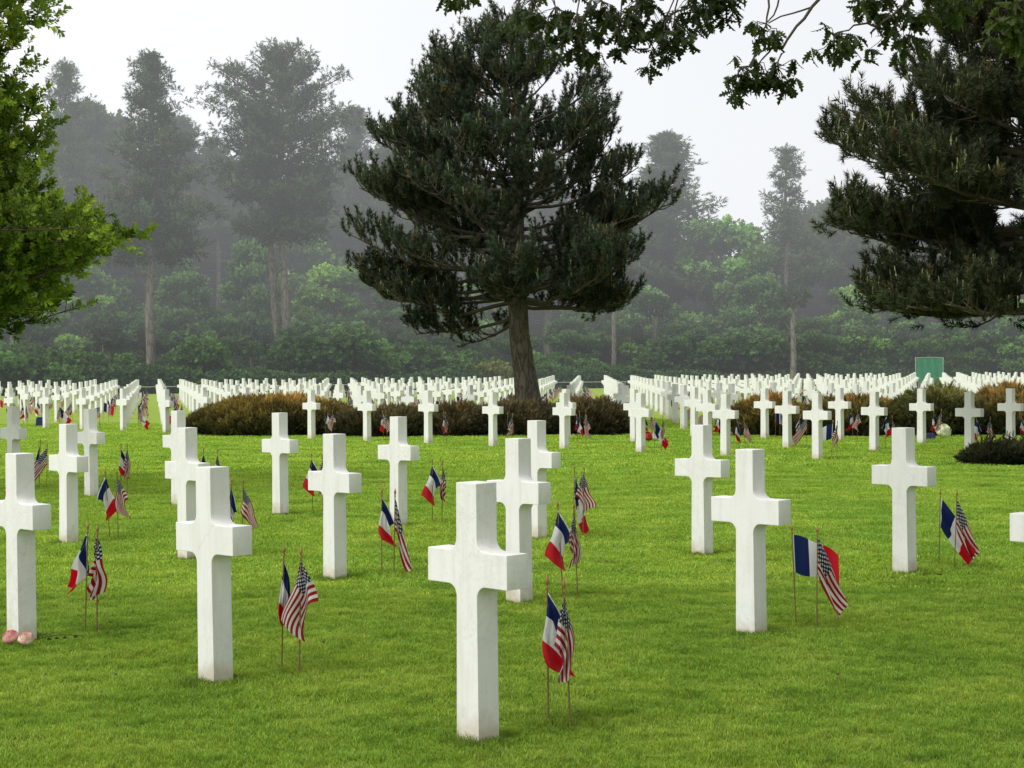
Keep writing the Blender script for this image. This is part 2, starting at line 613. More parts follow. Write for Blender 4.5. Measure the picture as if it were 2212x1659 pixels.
near_src = [grass_patch("near_tuft", 0.5, 4200, 0.010, 0.029, 0.0018) for _ in range(2)]
mid_src = [grass_patch("mid_tuft", 1.1, 4400, 0.012, 0.031, 0.0042, 1.2) for _ in range(2)]  # mid and far tones lightened: less visible shade put into the blade colour
far_src = [grass_patch("far_tuft", 2.2, 3200, 0.02, 0.042, 0.010, 1.3) for _ in range(1)]
edge_src = [grass_patch("edge_tuft", 0.24, 420, 0.035, 0.075, 0.0018, .62)]  # dark tone paints contact shade into the blades round the cross feet


def grass_object():
    pts, kinds, rots, scs = [], [], [], []
    def fill(y0, y1, step, ks):
        y = y0
        while y < y1:
            hw = y * 0.33 + 3.2
            x = -hw
            while x < hw:
                pts.append((x + random.uniform(-.05, .05) * step, y + random.uniform(-.05, .05) * step, 0.0))
                kinds.append(random.choice(ks))
                rots.append(random.choice([0, 1, 2, 3]) * math.pi / 2 + random.uniform(-.2, .2))
                scs.append(random.uniform(0.9, 1.2))
                x += step
            y += step
    fill(3.2, 11.5, 0.42, [0, 1])
    fill(11.5, 24, 0.95, [2, 3])
    fill(24, 46, 1.9, [4])
    # longer tufts the mower leaves round the foot of each cross, and stray tufts in the open
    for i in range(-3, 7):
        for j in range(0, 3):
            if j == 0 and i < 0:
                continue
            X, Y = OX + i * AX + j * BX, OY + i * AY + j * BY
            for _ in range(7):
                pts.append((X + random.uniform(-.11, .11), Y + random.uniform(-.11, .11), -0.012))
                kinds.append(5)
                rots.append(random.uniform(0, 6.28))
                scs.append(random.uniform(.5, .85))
    for _ in range(260):
        y = random.uniform(5, 22)
        pts.append((random.uniform(-.31, .31) * y, y, -0.015))
        kinds.append(5)
        rots.append(random.uniform(0, 6.28))
        scs.append(random.uniform(.45, .8))
    me = bpy.data.meshes.new("grass")
    me.from_pydata(pts, [], [])
    a = me.attributes.new("pick", "INT", "POINT")
    a.data.foreach_set("value", kinds)
    a = me.attributes.new("turn", "FLOAT", "POINT")
    a.data.foreach_set("value", rots)
    a = me.attributes.new("size", "FLOAT", "POINT")
    a.data.foreach_set("value", scs)
    me.materials.append(M["grass"])
    o = link("grass", me)
    ng = bpy.data.node_groups.new("grass_scatter", "GeometryNodeTree")
    ng.interface.new_socket("Geometry", in_out="INPUT", socket_type="NodeSocketGeometry")
    ng.interface.new_socket("Geometry", in_out="OUTPUT", socket_type="NodeSocketGeometry")
    gi = ng.nodes.new("NodeGroupInput")
    go = ng.nodes.new("NodeGroupOutput")
    jn = ng.nodes.new("GeometryNodeJoinGeometry")

    def attr(name, typ):
        n = ng.nodes.new("GeometryNodeInputNamedAttribute")
        n.data_type = typ
        n.inputs["Name"].default_value = name
        return n.outputs["Attribute"]
    pick, turn, size = attr("pick", "INT"), attr("turn", "FLOAT"), attr("size", "FLOAT")
    cx = ng.nodes.new("ShaderNodeCombineXYZ")
    ng.links.new(turn, cx.inputs[2])
    cs = ng.nodes.new("ShaderNodeCombineXYZ")
    for k in range(3):
        ng.links.new(size, cs.inputs[k])
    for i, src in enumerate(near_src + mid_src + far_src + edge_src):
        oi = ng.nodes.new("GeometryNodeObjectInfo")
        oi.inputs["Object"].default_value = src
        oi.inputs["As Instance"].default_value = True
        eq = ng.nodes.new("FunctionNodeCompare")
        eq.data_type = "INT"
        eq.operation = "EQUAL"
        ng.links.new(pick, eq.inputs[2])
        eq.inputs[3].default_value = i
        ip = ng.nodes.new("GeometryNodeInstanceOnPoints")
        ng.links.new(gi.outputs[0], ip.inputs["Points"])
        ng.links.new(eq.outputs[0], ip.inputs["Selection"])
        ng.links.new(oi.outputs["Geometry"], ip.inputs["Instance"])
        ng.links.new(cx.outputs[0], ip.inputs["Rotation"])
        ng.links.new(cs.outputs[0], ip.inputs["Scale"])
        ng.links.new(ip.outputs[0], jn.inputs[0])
    ng.links.new(jn.outputs[0], go.inputs[0])
    md = o.modifiers.new("scatter", "NODES")
    md.node_group = ng
    tag(o, "short mown blades of bright green grass", "grass", kind="stuff")
    return o


grass_object()

# ------------------------------------------------------------------ crosses
def cross_mesh():
    aw, ah, ac = 0.2265, 0.066, 0.672      # arm half length, half height, centre height
    wt, wm, wb = 0.0575, 0.0585, 0.0645    # stem half width: top, at the arms, foot
    rf = 0.047
    seg = 7
    right = []

    def arc(cx, cz, a0, a1):
        for k in range(seg + 1):
            a = a0 + (a1 - a0) * k / seg
            right.append((cx + rf * math.cos(a), cz + rf * math.sin(a)))
    right.append((wb, -0.04))
    # lower armpit: from the stem going up and out to the arm's underside
    zl = ac - ah
    arc(wm + rf, zl - rf, math.pi, math.pi / 2)
    right.append((aw, zl))
    right.append((aw, ac + ah))
    zu = ac + ah
    arc(wm + rf, zu + rf, -math.pi / 2, -math.pi)
    right.append((wt, 1.0))
    left = [(-x, z) for x, z in reversed(right)]
    prof = right + left
    n = len(prof)
    T = 0.054
    bm = bmesh.new()
    fr = [bm.verts.new((x, -T, z)) for x, z in prof]
    bk = [bm.verts.new((x, T, z)) for x, z in prof]
    ff = bm.faces.new(fr)
    bf = bm.faces.new(list(reversed(bk)))
    for i in range(n):
        j = (i + 1) % n
        f = bm.faces.new((fr[i], bk[i], bk[j], fr[j]))
        f.smooth = True
    bmesh.ops.recalc_face_normals(bm, faces=bm.faces)
    ed = [e for e in bm.edges if len(e.link_faces) == 2 and e.calc_face_angle(0) > R(40)]
    bmesh.ops.bevel(bm, geom=ed, offset=0.0032, segments=2, affect="EDGES", profile=0.6)
    for e in bm.edges:
        if len(e.link_faces) == 2 and e.calc_face_angle(0) > R(21):
            e.smooth = False
    for f in bm.faces:
        f.smooth = f.calc_area() < 0.02 and abs(f.normal.y) < 0.5
    me = bpy.data.meshes.new("cross")
    bm.to_mesh(me)
    bm.free()
    me.materials.append(M["marble"])
    return me


CROSS = cross_mesh()
CROSS_ROT = -math.atan2(0.7162, 0.6979)

# shrubs of the two planted beds: px centre, depth, half width, half depth, height
SHRUBS = [
    # name-ish label, px, Y, rx, ry, h, palette
    ("wide low shrub with orange brown top at the left end of the central bed", 590, 38.6, 1.95, 1.9, 0.84, "orange"),
    ("dark brown green shrub with pale tufts between two crosses left of the pine", 845, 37.4, 1.35, 1.5, 0.58, "brown"),
    ("low dark shrub left of the pine trunk", 985, 37.2, 0.95, 1.4, 0.54, "dark"),
    ("very dark shrub at the foot of the pine trunk", 1115, 37.6, 1.05, 1.6, 0.68, "dark"),
    ("pointed dark shrub at the right end of the central bed", 1272, 37.3, 0.95, 1.3, 0.74, "dark"),
    ("orange topped shrub at the left end of the right bed", 1660, 36.2, 0.95, 1.3, 0.72, "orange"),
    ("rusty brown hedge like shrub in the middle of the right bed", 1835, 36.0, 1.15, 1.4, 0.80, "rust"),
    ("tall green and rust shrub right of centre in the right bed", 2025, 35.8, 1.15, 1.4, 0.93, "olive"),
    ("orange and brown shrub running out of frame at the far right bed", 2200, 35.6, 1.2, 1.4, 0.90, "orange"),
    ("small black green shrub with spiky sprigs in front of the right bed", 2150, 24.9, 0.42, 0.5, 0.27, "black"),
    ("dark low shrub cut by the right picture edge", 2238, 24.9, 0.42, 0.6, 0.30, "black"),
]


def in_shrub(x, y, grow=0.25):
    for _, px, Y, rx, ry, h, _p in SHRUBS:
        cx = at(px, 800, Y)[0]
        if ((x - cx) / (rx + grow)) ** 2 + ((y - Y) / (ry + grow)) ** 2 < 1:
            return True
    return False


lat = []
for j in range(0, 32):
    for i in range(-60, 60):
        X, Y = OX + i * AX + j * BX, OY + i * AY + j * BY
        if Y < 5.5 or Y > 87 + 0.38 * X:
            continue
        if abs(X) > Y * 0.2965 + 0.75:
            continue
        if j in (3, 4, 5):
            continue
        if j == 0 and i < 0:
            continue
        if j == 6 and (i < -3 or i in (5, 6)):
            continue
        if j == 7 and i < -5:
            continue
        # nothing stands inside the planted beds
        if in_shrub(X, Y):
            continue
        px = project(X, Y)[0]
        if 425 < px < 1200 and 34 < Y < 41.5 and j >= 7:
            continue
        if px > 1590 and 33.2 < Y < 39 and j >= 9:
            continue
        lat.append((i, j, X, Y))
lat.sort(key=lambda t: t[3])

NEAR = {  # (i, j): phrase that finds the cross
    (0, 0): "the nearest cross, largest in the picture",
    (1, 0): "the second nearest cross, with a faint crack across its arm",
    (2, 0): "the large cross with pink flowers at its foot",
    (0, 1): "the cross directly behind the nearest cross",
    (-1, 1): "the large cross right of centre, dark on its side face",
    (-2, 1): "the cross of which only an arm shows at the right edge",
    (1, 1): "the cross midway between the two nearest crosses",
    (2, 1): "the cross mostly hidden behind the second nearest cross",
    (3, 1): "the cross standing right behind the flowered grave",
    (4, 1): "the cross just outside the left edge",
    (0, 2): "the cross two behind the nearest one, peeping out on its right",
    (-1, 2): "the cross half hidden behind the large right hand cross",
    (-2, 2): "the lone cross in open grass on the right",
    (-3, 2): "the cross just beyond the right edge",
    (1, 2): "the cross standing clear left of the picture's middle",
    (2, 2): "the cross standing alone in front of the orange shrub",
    (3, 2): "the cross peeping out behind the hidden left cross",
    (4, 2): "the grey cross touching the arm of the cross before it at left",
    (5, 2): "the grey cross in the left corner of the third row",
    (0, 6): "the cross in front of the gap right of the pine trunk",
    (-1, 6): "the cross at the right tip of the central bed",
    (-2, 6): "the cross with clear grass on both sides beyond the large right cross",
    (-3, 6): "the cross standing farthest forward before the right bed",
    (1, 6): "the cross just left of the pine trunk",
    (2, 6): "the cross second left of the pine trunk",
    (3, 6): "the cross third left of the pine trunk",
    (4, 6): "the cross in front of the orange shrub's right half",
    (7, 6): "the cross heading the diagonal column left of the orange shrub",
    (8, 6): "the cross heading the diagonal column left of the lawn aisle",
    (9, 6): "the second cross left of the narrow lawn aisle",
    (10, 6): "the third cross left of the narrow lawn aisle",
    (-3, 7): "the cross before the left part of the right bed",
    (-4, 7): "the cross before the middle of the right bed",
    (-5, 7): "the cross just behind the spiky dark shrub",
    (-6, 8): "the rightmost cross before the right bed",
    (-5, 8): "the cross with a blue box and white flower at its foot",
    (-4, 8): "the small cross between two larger ones before the right bed",
    (-3, 8): "the small cross at the left end of the right bed",
}


def cap(s):
    return s


CROSS_SEAM = CROSS.copy()
CROSS_SEAM.materials.clear()
CROSS_SEAM.materials.append(marble_mat(True))
cross_objs = {}
rest = []
for n, (i, j, X, Y) in enumerate(lat):
    if n < 300:
        o = link("marble_cross", CROSS_SEAM if (i, j) == (1, 0) else CROSS, None, (X + random.gauss(0, .006), Y + random.gauss(0, .006), random.uniform(-.012, .008)))
        o.rotation_euler = (R(random.gauss(0, .25)), R(random.gauss(0, .25)), CROSS_ROT + R(random.gauss(0, .5)))
        if (i, j) in NEAR:
            ph = NEAR[(i, j)]
            lab = "white marble cross: " + ph.replace("the ", "", 1)
            if j <= 2:
                tag(o, lab, "cross", "large crosses in the near rows of the lawn")
            else:
                tag(o, lab, "cross", "crosses standing around the shrub beds")
        else:
            if Y < 50:
                tag(o, "small white marble cross in the first rows past the shrub beds", "cross", "crosses in the first rows past the shrub beds")
            else:
                tag(o, "tiny white marble cross in the dense rows near the forest hedge", "cross", "crosses in the dense rows near the forest hedge")
        cross_objs[(i, j)] = o
    else:
        rest.append((X, Y))

# the farthest crosses, past the three hundred largest, as one object
vv = np.empty(len(CROSS.vertices) * 3, np.float32)
CROSS.vertices.foreach_get("co", vv)
vv = vv.reshape(-1, 3)
if rest:
    c_, s_ = math.cos(CROSS_ROT), math.sin(CROSS_ROT)
    rot = np.array([[c_, -s_, 0], [s_, c_, 0], [0, 0, 1]])
    bm = bmesh.new()
    for X, Y in rest:
        k = len(bm.verts)
        tmp = CROSS.copy()
        tmp.transform(Matrix.Translation((X, Y, random.uniform(-.012, .008))) @ Matrix.Rotation(CROSS_ROT, 4, "Z"))
        bm.from_mesh(tmp)
        bpy.data.meshes.remove(tmp)
    me = bpy.data.meshes.new("distant_crosses")
    bm.to_mesh(me)
    bm.free()
    me.materials.append(M["marble"])
    o = link("distant_crosses", me)
    tag(o, "mass of tiny white crosses in the last rows before the hedge", "crosses", kind="stuff")
print("crosses", len(lat), "rest", len(rest))

# ------------------------------------------------------------------ stick flags
HO, FL = 0.222, 0.338      # hoist, fly


def sim_flag(seed, wind, pin, droop0, gust=0.4, steps=110, iters=12):
    rg = np.random.default_rng(seed)
    nu, nv = 19, 13
    L, H = FL, HO
    u = np.linspace(0, L, nu)
    v = np.linspace(0, H, nv)
    P = np.zeros((nu, nv, 3))
    ca, sa = math.cos(droop0), math.sin(droop0)
    if pin < 0.6:      # the whole cloth has slipped round its top corner
        P[..., 0] = u[:, None] * ca - v[None, :] * sa
        P[..., 2] = -v[None, :] * ca - u[:, None] * sa
    else:
        P[..., 0] = u[:, None] * ca
        P[..., 2] = -v[None, :] - u[:, None] * sa
    P[..., 1] = 0.018 * np.sin(u[:, None] * 28 + v[None, :] * 9 + seed) * (u[:, None] / L) + rg.normal(0, .0012, (nu, nv))
    Q = P.copy()
    wpin = np.ones((nu, nv, 1))
    npin = max(2, int(round(pin * nv)))
    wpin[0, :npin] = 0
    fixed = P[0, :npin].copy()
    du, dv = L / (nu - 1), H / (nv - 1)

    def con(a, b, rest_, k):
        pa, pb = P[a], P[b]
        d = pb - pa
        ln = np.linalg.norm(d, axis=-1, keepdims=True) + 1e-9
        wa, wb_ = wpin[a], wpin[b]
        ws = wa + wb_
        ws[ws == 0] = 1
        cc = k * (ln - rest_) / ln * d / ws
        P[a] = pa + cc * wa
        P[b] = pb - cc * wb_
    S = np.s_
    for it in range(steps):
        vel = (P - Q) * 0.93
        ph = it * 0.13 + seed
        f = np.zeros((nu, nv, 3))
        f[..., 2] = -9.8
        f[..., 0] = wind * (1 + 0.3 * math.sin(ph))
        f[..., 1] = gust * wind * np.sin(ph * 1.7 + u[:, None] * 22 + v[None, :] * 14) + 0.25 * gust * 9 * np.sin(u[:, None] * 17 - v[None, :] * 25 + seed)
        Q = P.copy()
        P = P + (vel + f * 0.0009) * wpin
        for _ in range(iters):
            for o_ in (0, 1):
                con(S[o_:nu - 1:2, :], S[o_ + 1:nu:2, :], du, .9)
                con(S[:, o_:nv - 1:2], S[:, o_ + 1:nv:2], dv, .9)
            dg = math.hypot(du, dv)
            for o_ in (0, 1):
                con(S[o_:nu - 1:2, :-1], S[o_ + 1:nu:2, 1:], dg, .3)
                con(S[o_:nu - 1:2, 1:], S[o_ + 1:nu:2, :-1], dg, .3)
            for o_ in (0, 1, 2, 3):
                if o_ < 4:
                    con(S[o_:nu - 2:4, :], S[o_ + 2:nu:4, :], 2 * du, .22)
                    con(S[:, o_:nv - 2:4], S[:, o_ + 2:nv:4], 2 * dv, .22)
            P[0, :npin] = fixed
        # stay off the stick
        r = np.hypot(P[..., 0], P[..., 1])
        k_ = (r < 0.006) & (wpin[..., 0] > 0)
        P[..., 1][k_] += 0.004
    return P, nu, nv


def fan_flag(seed, th_fly, th_hoist, k=9.0, amp=0.13):
    """cloth hanging from its top corner: folds radiate from the corner, th = angle of each edge from straight down"""
    nu, nv = 25, 17
    u = np.linspace(0, FL, nu)[:, None] * np.ones((1, nv))
    v = np.linspace(0, HO, nv)[None, :] * np.ones((nu, 1))
    psi = np.arctan2(v, np.maximum(u, 1e-6))
    r = np.hypot(u, v)
    q = psi / (math.pi / 2)
    a0, a1 = R(th_fly), R(th_hoist)
    qq = q + 0.05 * np.sin(q * 9 + seed)
    th = a0 + (a1 - a0) * qq
    th = th + 0.10 * np.sin(r * 14 + seed) * (r / FL)
    rr_ = r * (0.93 + 0.03 * np.sin(psi * 6 + seed))
    P = np.zeros((nu, nv, 3))
    P[..., 0] = rr_ * np.sin(th)
    P[..., 2] = -rr_ * np.cos(th)
    P[..., 1] = amp * r * np.sin(k * psi + seed * 1.3) + 0.012 * np.sin(r * 30 + seed * 2 + psi * 3)
    return P, nu, nv


def out_flag(seed, drop, fold):
    """cloth lifted by the breeze: hoist along the stick, fly nearly level and folding under at the far end"""
    nu, nv = 25, 15
    u = np.linspace(0, 1, nu)[:, None] * np.ones((1, nv))
    v = np.linspace(0, 1, nv)[None, :] * np.ones((nu, 1))
    P = np.zeros((nu, nv, 3))
    P[..., 0] = FL * (u * .86 - .10 * fold * np.clip(u - .6, 0, 1) * v)
    P[..., 2] = -HO * v - FL * (drop * u + .35 * fold * np.clip(u - .55, 0, 1) ** 1.5 * (1.5 - v)) + .008 * np.sin(u * 9 + v * 3)
    P[..., 1] = .028 * u * np.sin(u * 8.5 + v * 1.6 + seed) + .05 * u * u
    return P, nu, nv


def flag_mesh(name, sim, mat):
    P, nu, nv = sim
    me = bpy.data.meshes.new(name)
    verts = P.reshape(-1, 3).tolist()
    faces = [(a * nv + b, (a + 1) * nv + b, (a + 1) * nv + b + 1, a * nv + b + 1) for a in range(nu - 1) for b in range(nv - 1)]
    me.from_pydata(verts, [], faces)
    uv = me.uv_layers.new(name="UVMap")
    for p in me.polygons:
        for li in p.loop_indices:
            vi = me.loops[li].vertex_index
            uv.data[li].uv = ((vi // nv) / (nu - 1), (vi % nv) / (nv - 1))
        p.use_smooth = True
    me.materials.append(mat)
    return me


SIMS = [
    out_flag(1, .30, .9),          # 0 blown well out
    sim_flag(2, 6.0, 1.0, 0.75),          # 1 half out, 45 degrees
    sim_flag(3, 3.0, 1.0, 1.10),          # 2 drooping
    fan_flag(4, 14, -26, 7, .12),         # 3 hung from its top corner, wide
    fan_flag(5, 1, -28, 8, .12),          # 4 hung from its corner with the long edge straight down
    fan_flag(6, 9, -14, 12, .12),         # 5 limp
    fan_flag(7, 27, -3, 7, .11),          # 6 slanting out
    fan_flag(8, -4, 16, 14, .11),         # 7 gathered
]
CLOTH = {k: [flag_mesh(k + "_cloth", s, M[k]) for s in SIMS] for k in ("french", "american")}

PT = 0.535     # top of the cloth above the ground


def stick_mesh():
    mb = MB()
    tube(mb, [(0, 0, -0.05), (0, 0, 0.2), (0, 0, PT + 0.005)], [0.0038, 0.0038, 0.0036], 7)
    return mb.mesh("stick", M["stick"], True)


def finial_mesh():
    mb = MB()
    z0 = PT + 0.004
    prof = [(0, .004), (.006, .0072), (.012, .0045), (.02, .0045), (.026, .0075), (.034, .009), (.045, .006), (.062, .0008)]
    tube(mb, [(0, 0, z0 + z) for z, r in prof], [r for z, r in prof], 8)
    return mb.mesh("finial", M["gold"], True)


STICK, FINIAL = stick_mesh(), finial_mesh()


def make_flag(kind, var, x, y, rz, lean, label, group, sz=1.0, parts=True):
    nm = "french_flag" if kind == "french" else "american_flag"
    if parts:
        root = empty(nm, (x, y, 0), 0)
        root.rotation_euler = lean
        root.scale = (sz, sz, sz)
        link("stick", STICK, root)
        link("finial", FINIAL, root)
        c = link("cloth", CLOTH[kind][var], root, (0, 0, PT))
        c.rotation_euler = (0, 0, rz)
    else:
        key = (kind, var)
        if key not in JOINED:
            bm = bmesh.new()
            bm.from_mesh(STICK)
            t = CLOTH[kind][var].copy()
            t.transform(Matrix.Translation((0, 0, PT)))
            for f in bm.faces:
                f.material_index = 0
            k = len(bm.faces)
            bm.from_mesh(t)
            bm.faces.ensure_lookup_table()
            for f in bm.faces[k:]:
                f.material_index = 1
            me_ = bpy.data.meshes.new(nm)
            bm.to_mesh(me_)
            bm.free()
            bpy.data.meshes.remove(t)
            me_.materials.append(M["stick"])
            me_.materials.append(M[kind])
            JOINED[key] = me_
        root = link(nm, JOINED[key], None, (x, y, 0))
        root.rotation_euler = (lean[0], lean[1], rz)
        root.scale = (sz, sz, sz)
    tag(root, label, "flag", group)
    return root


JOINED = {}
# hand-set pairs: (i,j): (F base px, F top px, F variant, F turn, US base px, US top px, US variant, US turn)
SET = {
    (0, 0): (1181, 1180, 4, 180, 1229, 1216, 5, 10),
    (1, 0): (605, 612, 7, 20, 643, 647, 3, 178),
    (2, 0): (181, 188, 6, 165, 206, 211, 5, -30),
    (0, 1): (1214, 1204, 3, 180, 1246, 1240, 7, 170),
    (-1, 1): (1718, 1708, 0, 5, 1763, 1766, 1, 42),
    (1, 1): (823, 824, 4, 190, 849, 853, 2, -5),
    (2, 1): (494, 500, 5, 200, 522, 525, 6, 10),
    (3, 1): (236, 228, 3, 10, 254, 252, 4, 200),
    (0, 2): (1237, 1241, 2, 10, 1258, 1262, 3, 25),
    (-1, 2): (1600, 1600, 5, 0, 1622, 1622, 7, 0),
    (-2, 2): (2027, 2031, 1, 0, 2061, 2066, 1, 38),
    (1, 2): (933, 934, 3, 185, 954, 956, 7, 20),
    (2, 2): (675, 673, 3, 185, 697, 697, 5, 20),
    (3, 2): (440, 440, 5, 0, 470, 470, 5, 20),
    (4, 2): (260, 262, 4, 200, 274, 275, 5, 10),
    (5, 2): (84, 88, 2, 190, 100, 103, 1, 170),
}
SHORT = {
    (0, 0): "nearest cross", (1, 0): "second nearest cross", (2, 0): "cross with pink flowers", (0, 1): "cross directly behind the nearest one",
    (-1, 1): "large dark sided cross right of centre", (-2, 1): "cross cut by the right edge", (1, 1): "cross between the two nearest crosses",
    (2, 1): "cross hidden behind the second nearest cross", (3, 1): "cross behind the flowered grave", (4, 1): "cross outside the left edge",
    (0, 2): "cross two behind the nearest one", (-1, 2): "half hidden cross at right", (-2, 2): "lone cross in open grass at right",
    (-3, 2): "cross outside the right edge", (1, 2): "clear standing cross left of the middle", (2, 2): "lone cross before the orange shrub",
    (3, 2): "third row cross peeping out at left", (4, 2): "grey cross at left touching its neighbour", (5, 2): "grey cross in the left corner",
}
STATE = {0: "blown out flat", 1: "blown half open", 2: "drooping open", 3: "slanting down from its tip", 4: "hanging down in folds",
         5: "hanging limp", 6: "fluttering open", 7: "gathered in a bundle"}
nx, ny = 0.7162, 0.6979
ex, ey = 0.6979, -0.7162
far_pts = []
for n, (i, j, X, Y) in enumerate(lat):
    near = j <= 2
    for kind, an, ae in (("french", 0.425, -0.055), ("american", 0.415, 0.105)):
        x = X + nx * an + ex * ae
        y = Y + ny * an + ey * ae
        sz = 1.0 + random.gauss(0, .03)
        lean = [R(random.gauss(0, 1.5)), R(random.gauss(0, 2.0)), 0]
        var = random.choice([0, 1, 2, 3, 3, 4, 4, 5, 6, 6, 7])
        rz = R(random.choice([-15, 0, 10, 175, 190]) + random.uniform(-35, 35))
        if near and (i, j) in SET:
            s = SET[(i, j)][0:4] if kind == "french" else SET[(i, j)][4:8]
            x = at(s[0], 1000, y)[0]
            top = at(s[1], 1000, y)[0]
            lean = [R(random.gauss(0, 1)), math.atan2(top - x, 0.59), 0]
            var, rz = s[2], R(s[3])
            sz = .93 if var in (0, 1) else 1.0
        else:
            x += random.gauss(0, .02)
            y += random.gauss(0, .02)
        if not near and 52 < Y:
            far_pts.append((kind, var, x, y, rz, lean, sz))
            continue
        cname = "French tricolour" if kind == "french" else "American"
        if near:
            lab = f"small {cname} stick flag {STATE[var]} beside the {SHORT.get((i, j), 'cross just out of frame')}"
            if len(lab.split()) > 16:
                lab = f"{cname} stick flag {STATE[var]} beside the {SHORT.get((i, j), 'cross just out of frame')}"
            if len(lab.split()) > 16:
                lab = f"{cname} stick flag beside the {SHORT.get((i, j), 'cross just out of frame')}"
            grp = "stick flags beside the near crosses"
        elif (i, j) in NEAR:
            lab = f"{cname} flag beside {NEAR[(i, j)]}"
            if len(lab.split()) > 16:
                lab = " ".join(lab.split()[:16])
            grp = "stick flags around the shrub beds"
        else:
            lab = f"tiny {cname} stick flag among the distant rows of crosses"
            grp = f"tiny {cname} flags among the distant crosses"
        make_flag(kind, var, x, y, rz, lean, lab, grp, sz, parts=(Y < 36))
if far_pts:
    bm = bmesh.new()
    order = {"stick": 0, "french": 1, "american": 2}
    for kind, var, x, y, rz, lean, sz in far_pts:
        mt_ = Matrix.Translation((x, y, 0)) @ Matrix.Rotation(rz, 4, "Z") @ Matrix.Rotation(lean[1], 4, "Y")
        for src, off, mi in ((STICK, 0, 0), (CLOTH[kind][var], PT, order[kind])):
            t = src.copy()
            t.transform(mt_ @ Matrix.Translation((0, 0, off)))
            k = len(bm.faces)
            bm.from_mesh(t)
            bm.faces.ensure_lookup_table()
            for f in bm.faces[k:]:
                f.material_index = mi
            bpy.data.meshes.remove(t)
    me = bpy.data.meshes.new("distant_flags")
    bm.to_mesh(me)
    bm.free()
    for k in ("stick", "french", "american"):
        me.materials.append(M[k])
    o = link("distant_flags", me)
    tag(o, "coloured flecks of countless flags between the farthest crosses", "flags", kind="stuff")

# ------------------------------------------------------------------ foliage templates
def brush_template(n, length, nl, wid, spread=0.9, tipw=0.15, seed=0):
    """bottle-brush of needles about +z"""
    rg = np.random.default_rng(seed)
    V, Fc = [], []
    for k in range(n):
        t = rg.uniform(0.0, 1.0)
        a = rg.uniform(0, 2 * np.pi)
        sp = spread * (1 - 0.45 * t)
        d = np.array([math.cos(a) * sp, math.sin(a) * sp, 0.75 + 0.5 * t])
        d /= np.linalg.norm(d)
        ll = nl * rg.uniform(0.75, 1.1)
        b = np.array([0, 0, t * length])
        s = np.cross(d, rg.normal(size=3))
        s /= np.linalg.norm(s)
        V += [b - s * wid, b + s * wid, b + d * ll]
        Fc += [3 * k, 3 * k + 1, 3 * k + 2]
    return np.array(V), np.array(Fc)


def spray_template(n, size, leafl, leafw, seed=0, droop=0.0):
    """twig tip with n pointed leaves of two triangles each, folded along the middle"""
    rg = np.random.default_rng(seed)
    V, Fc = [], []
    for k in range(n):
        t = (k + 0.5) / n
        a = k * 2.4 + rg.uniform(-.4, .4)
        d = np.array([math.cos(a), math.sin(a), 0.55 + 0.7 * t + rg.uniform(-.2, .2)])
        d /= np.linalg.norm(d)
        b = np.array([0, 0, t * size])
        s = np.cross(d, [0, 0, 1.0])
        s /= np.linalg.norm(s) + 1e-9
        s = s + rg.normal(0, .35, 3)
        s /= np.linalg.norm(s)
        ll = leafl * rg.uniform(.75, 1.15)
        ww = leafw * rg.uniform(.8, 1.2)
        nn = np.cross(s, d)
        m1 = b + d * ll * .55
        V += [b, m1 + s * ww + nn * ww * .35, b + d * ll - np.array([0, 0, droop * ll]), m1 - s * ww + nn * ww * .35]
        q = 4 * k
        Fc += [q, q + 1, q + 2, q, q + 2, q + 3]
    return np.array(V), np.array(Fc)


def curve_pts(p0, d0, d1, length, n=7, wob=0.04):
    """path from p0, heading turns from d0 to d1"""
    pts = [np.array(p0, float)]
    for k in range(n - 1):
        t = k / (n - 2)
        d = np.array(d0) * (1 - t) + np.array(d1) * t
        d = d / np.linalg.norm(d) + rng.normal(0, wob, 3)
        pts.append(pts[-1] + d * length / (n - 1))
    return np.array(pts)


def interp(pts, t):
    x = np.clip(t, 0, 1) * (len(pts) - 1)
    i = int(min(len(pts) - 2, math.floor(x)))
    f = x - i
    return pts[i] * (1 - f) + pts[i + 1] * f, (pts[i + 1] - pts[i]) / (np.linalg.norm(pts[i + 1] - pts[i]) + 1e-9)


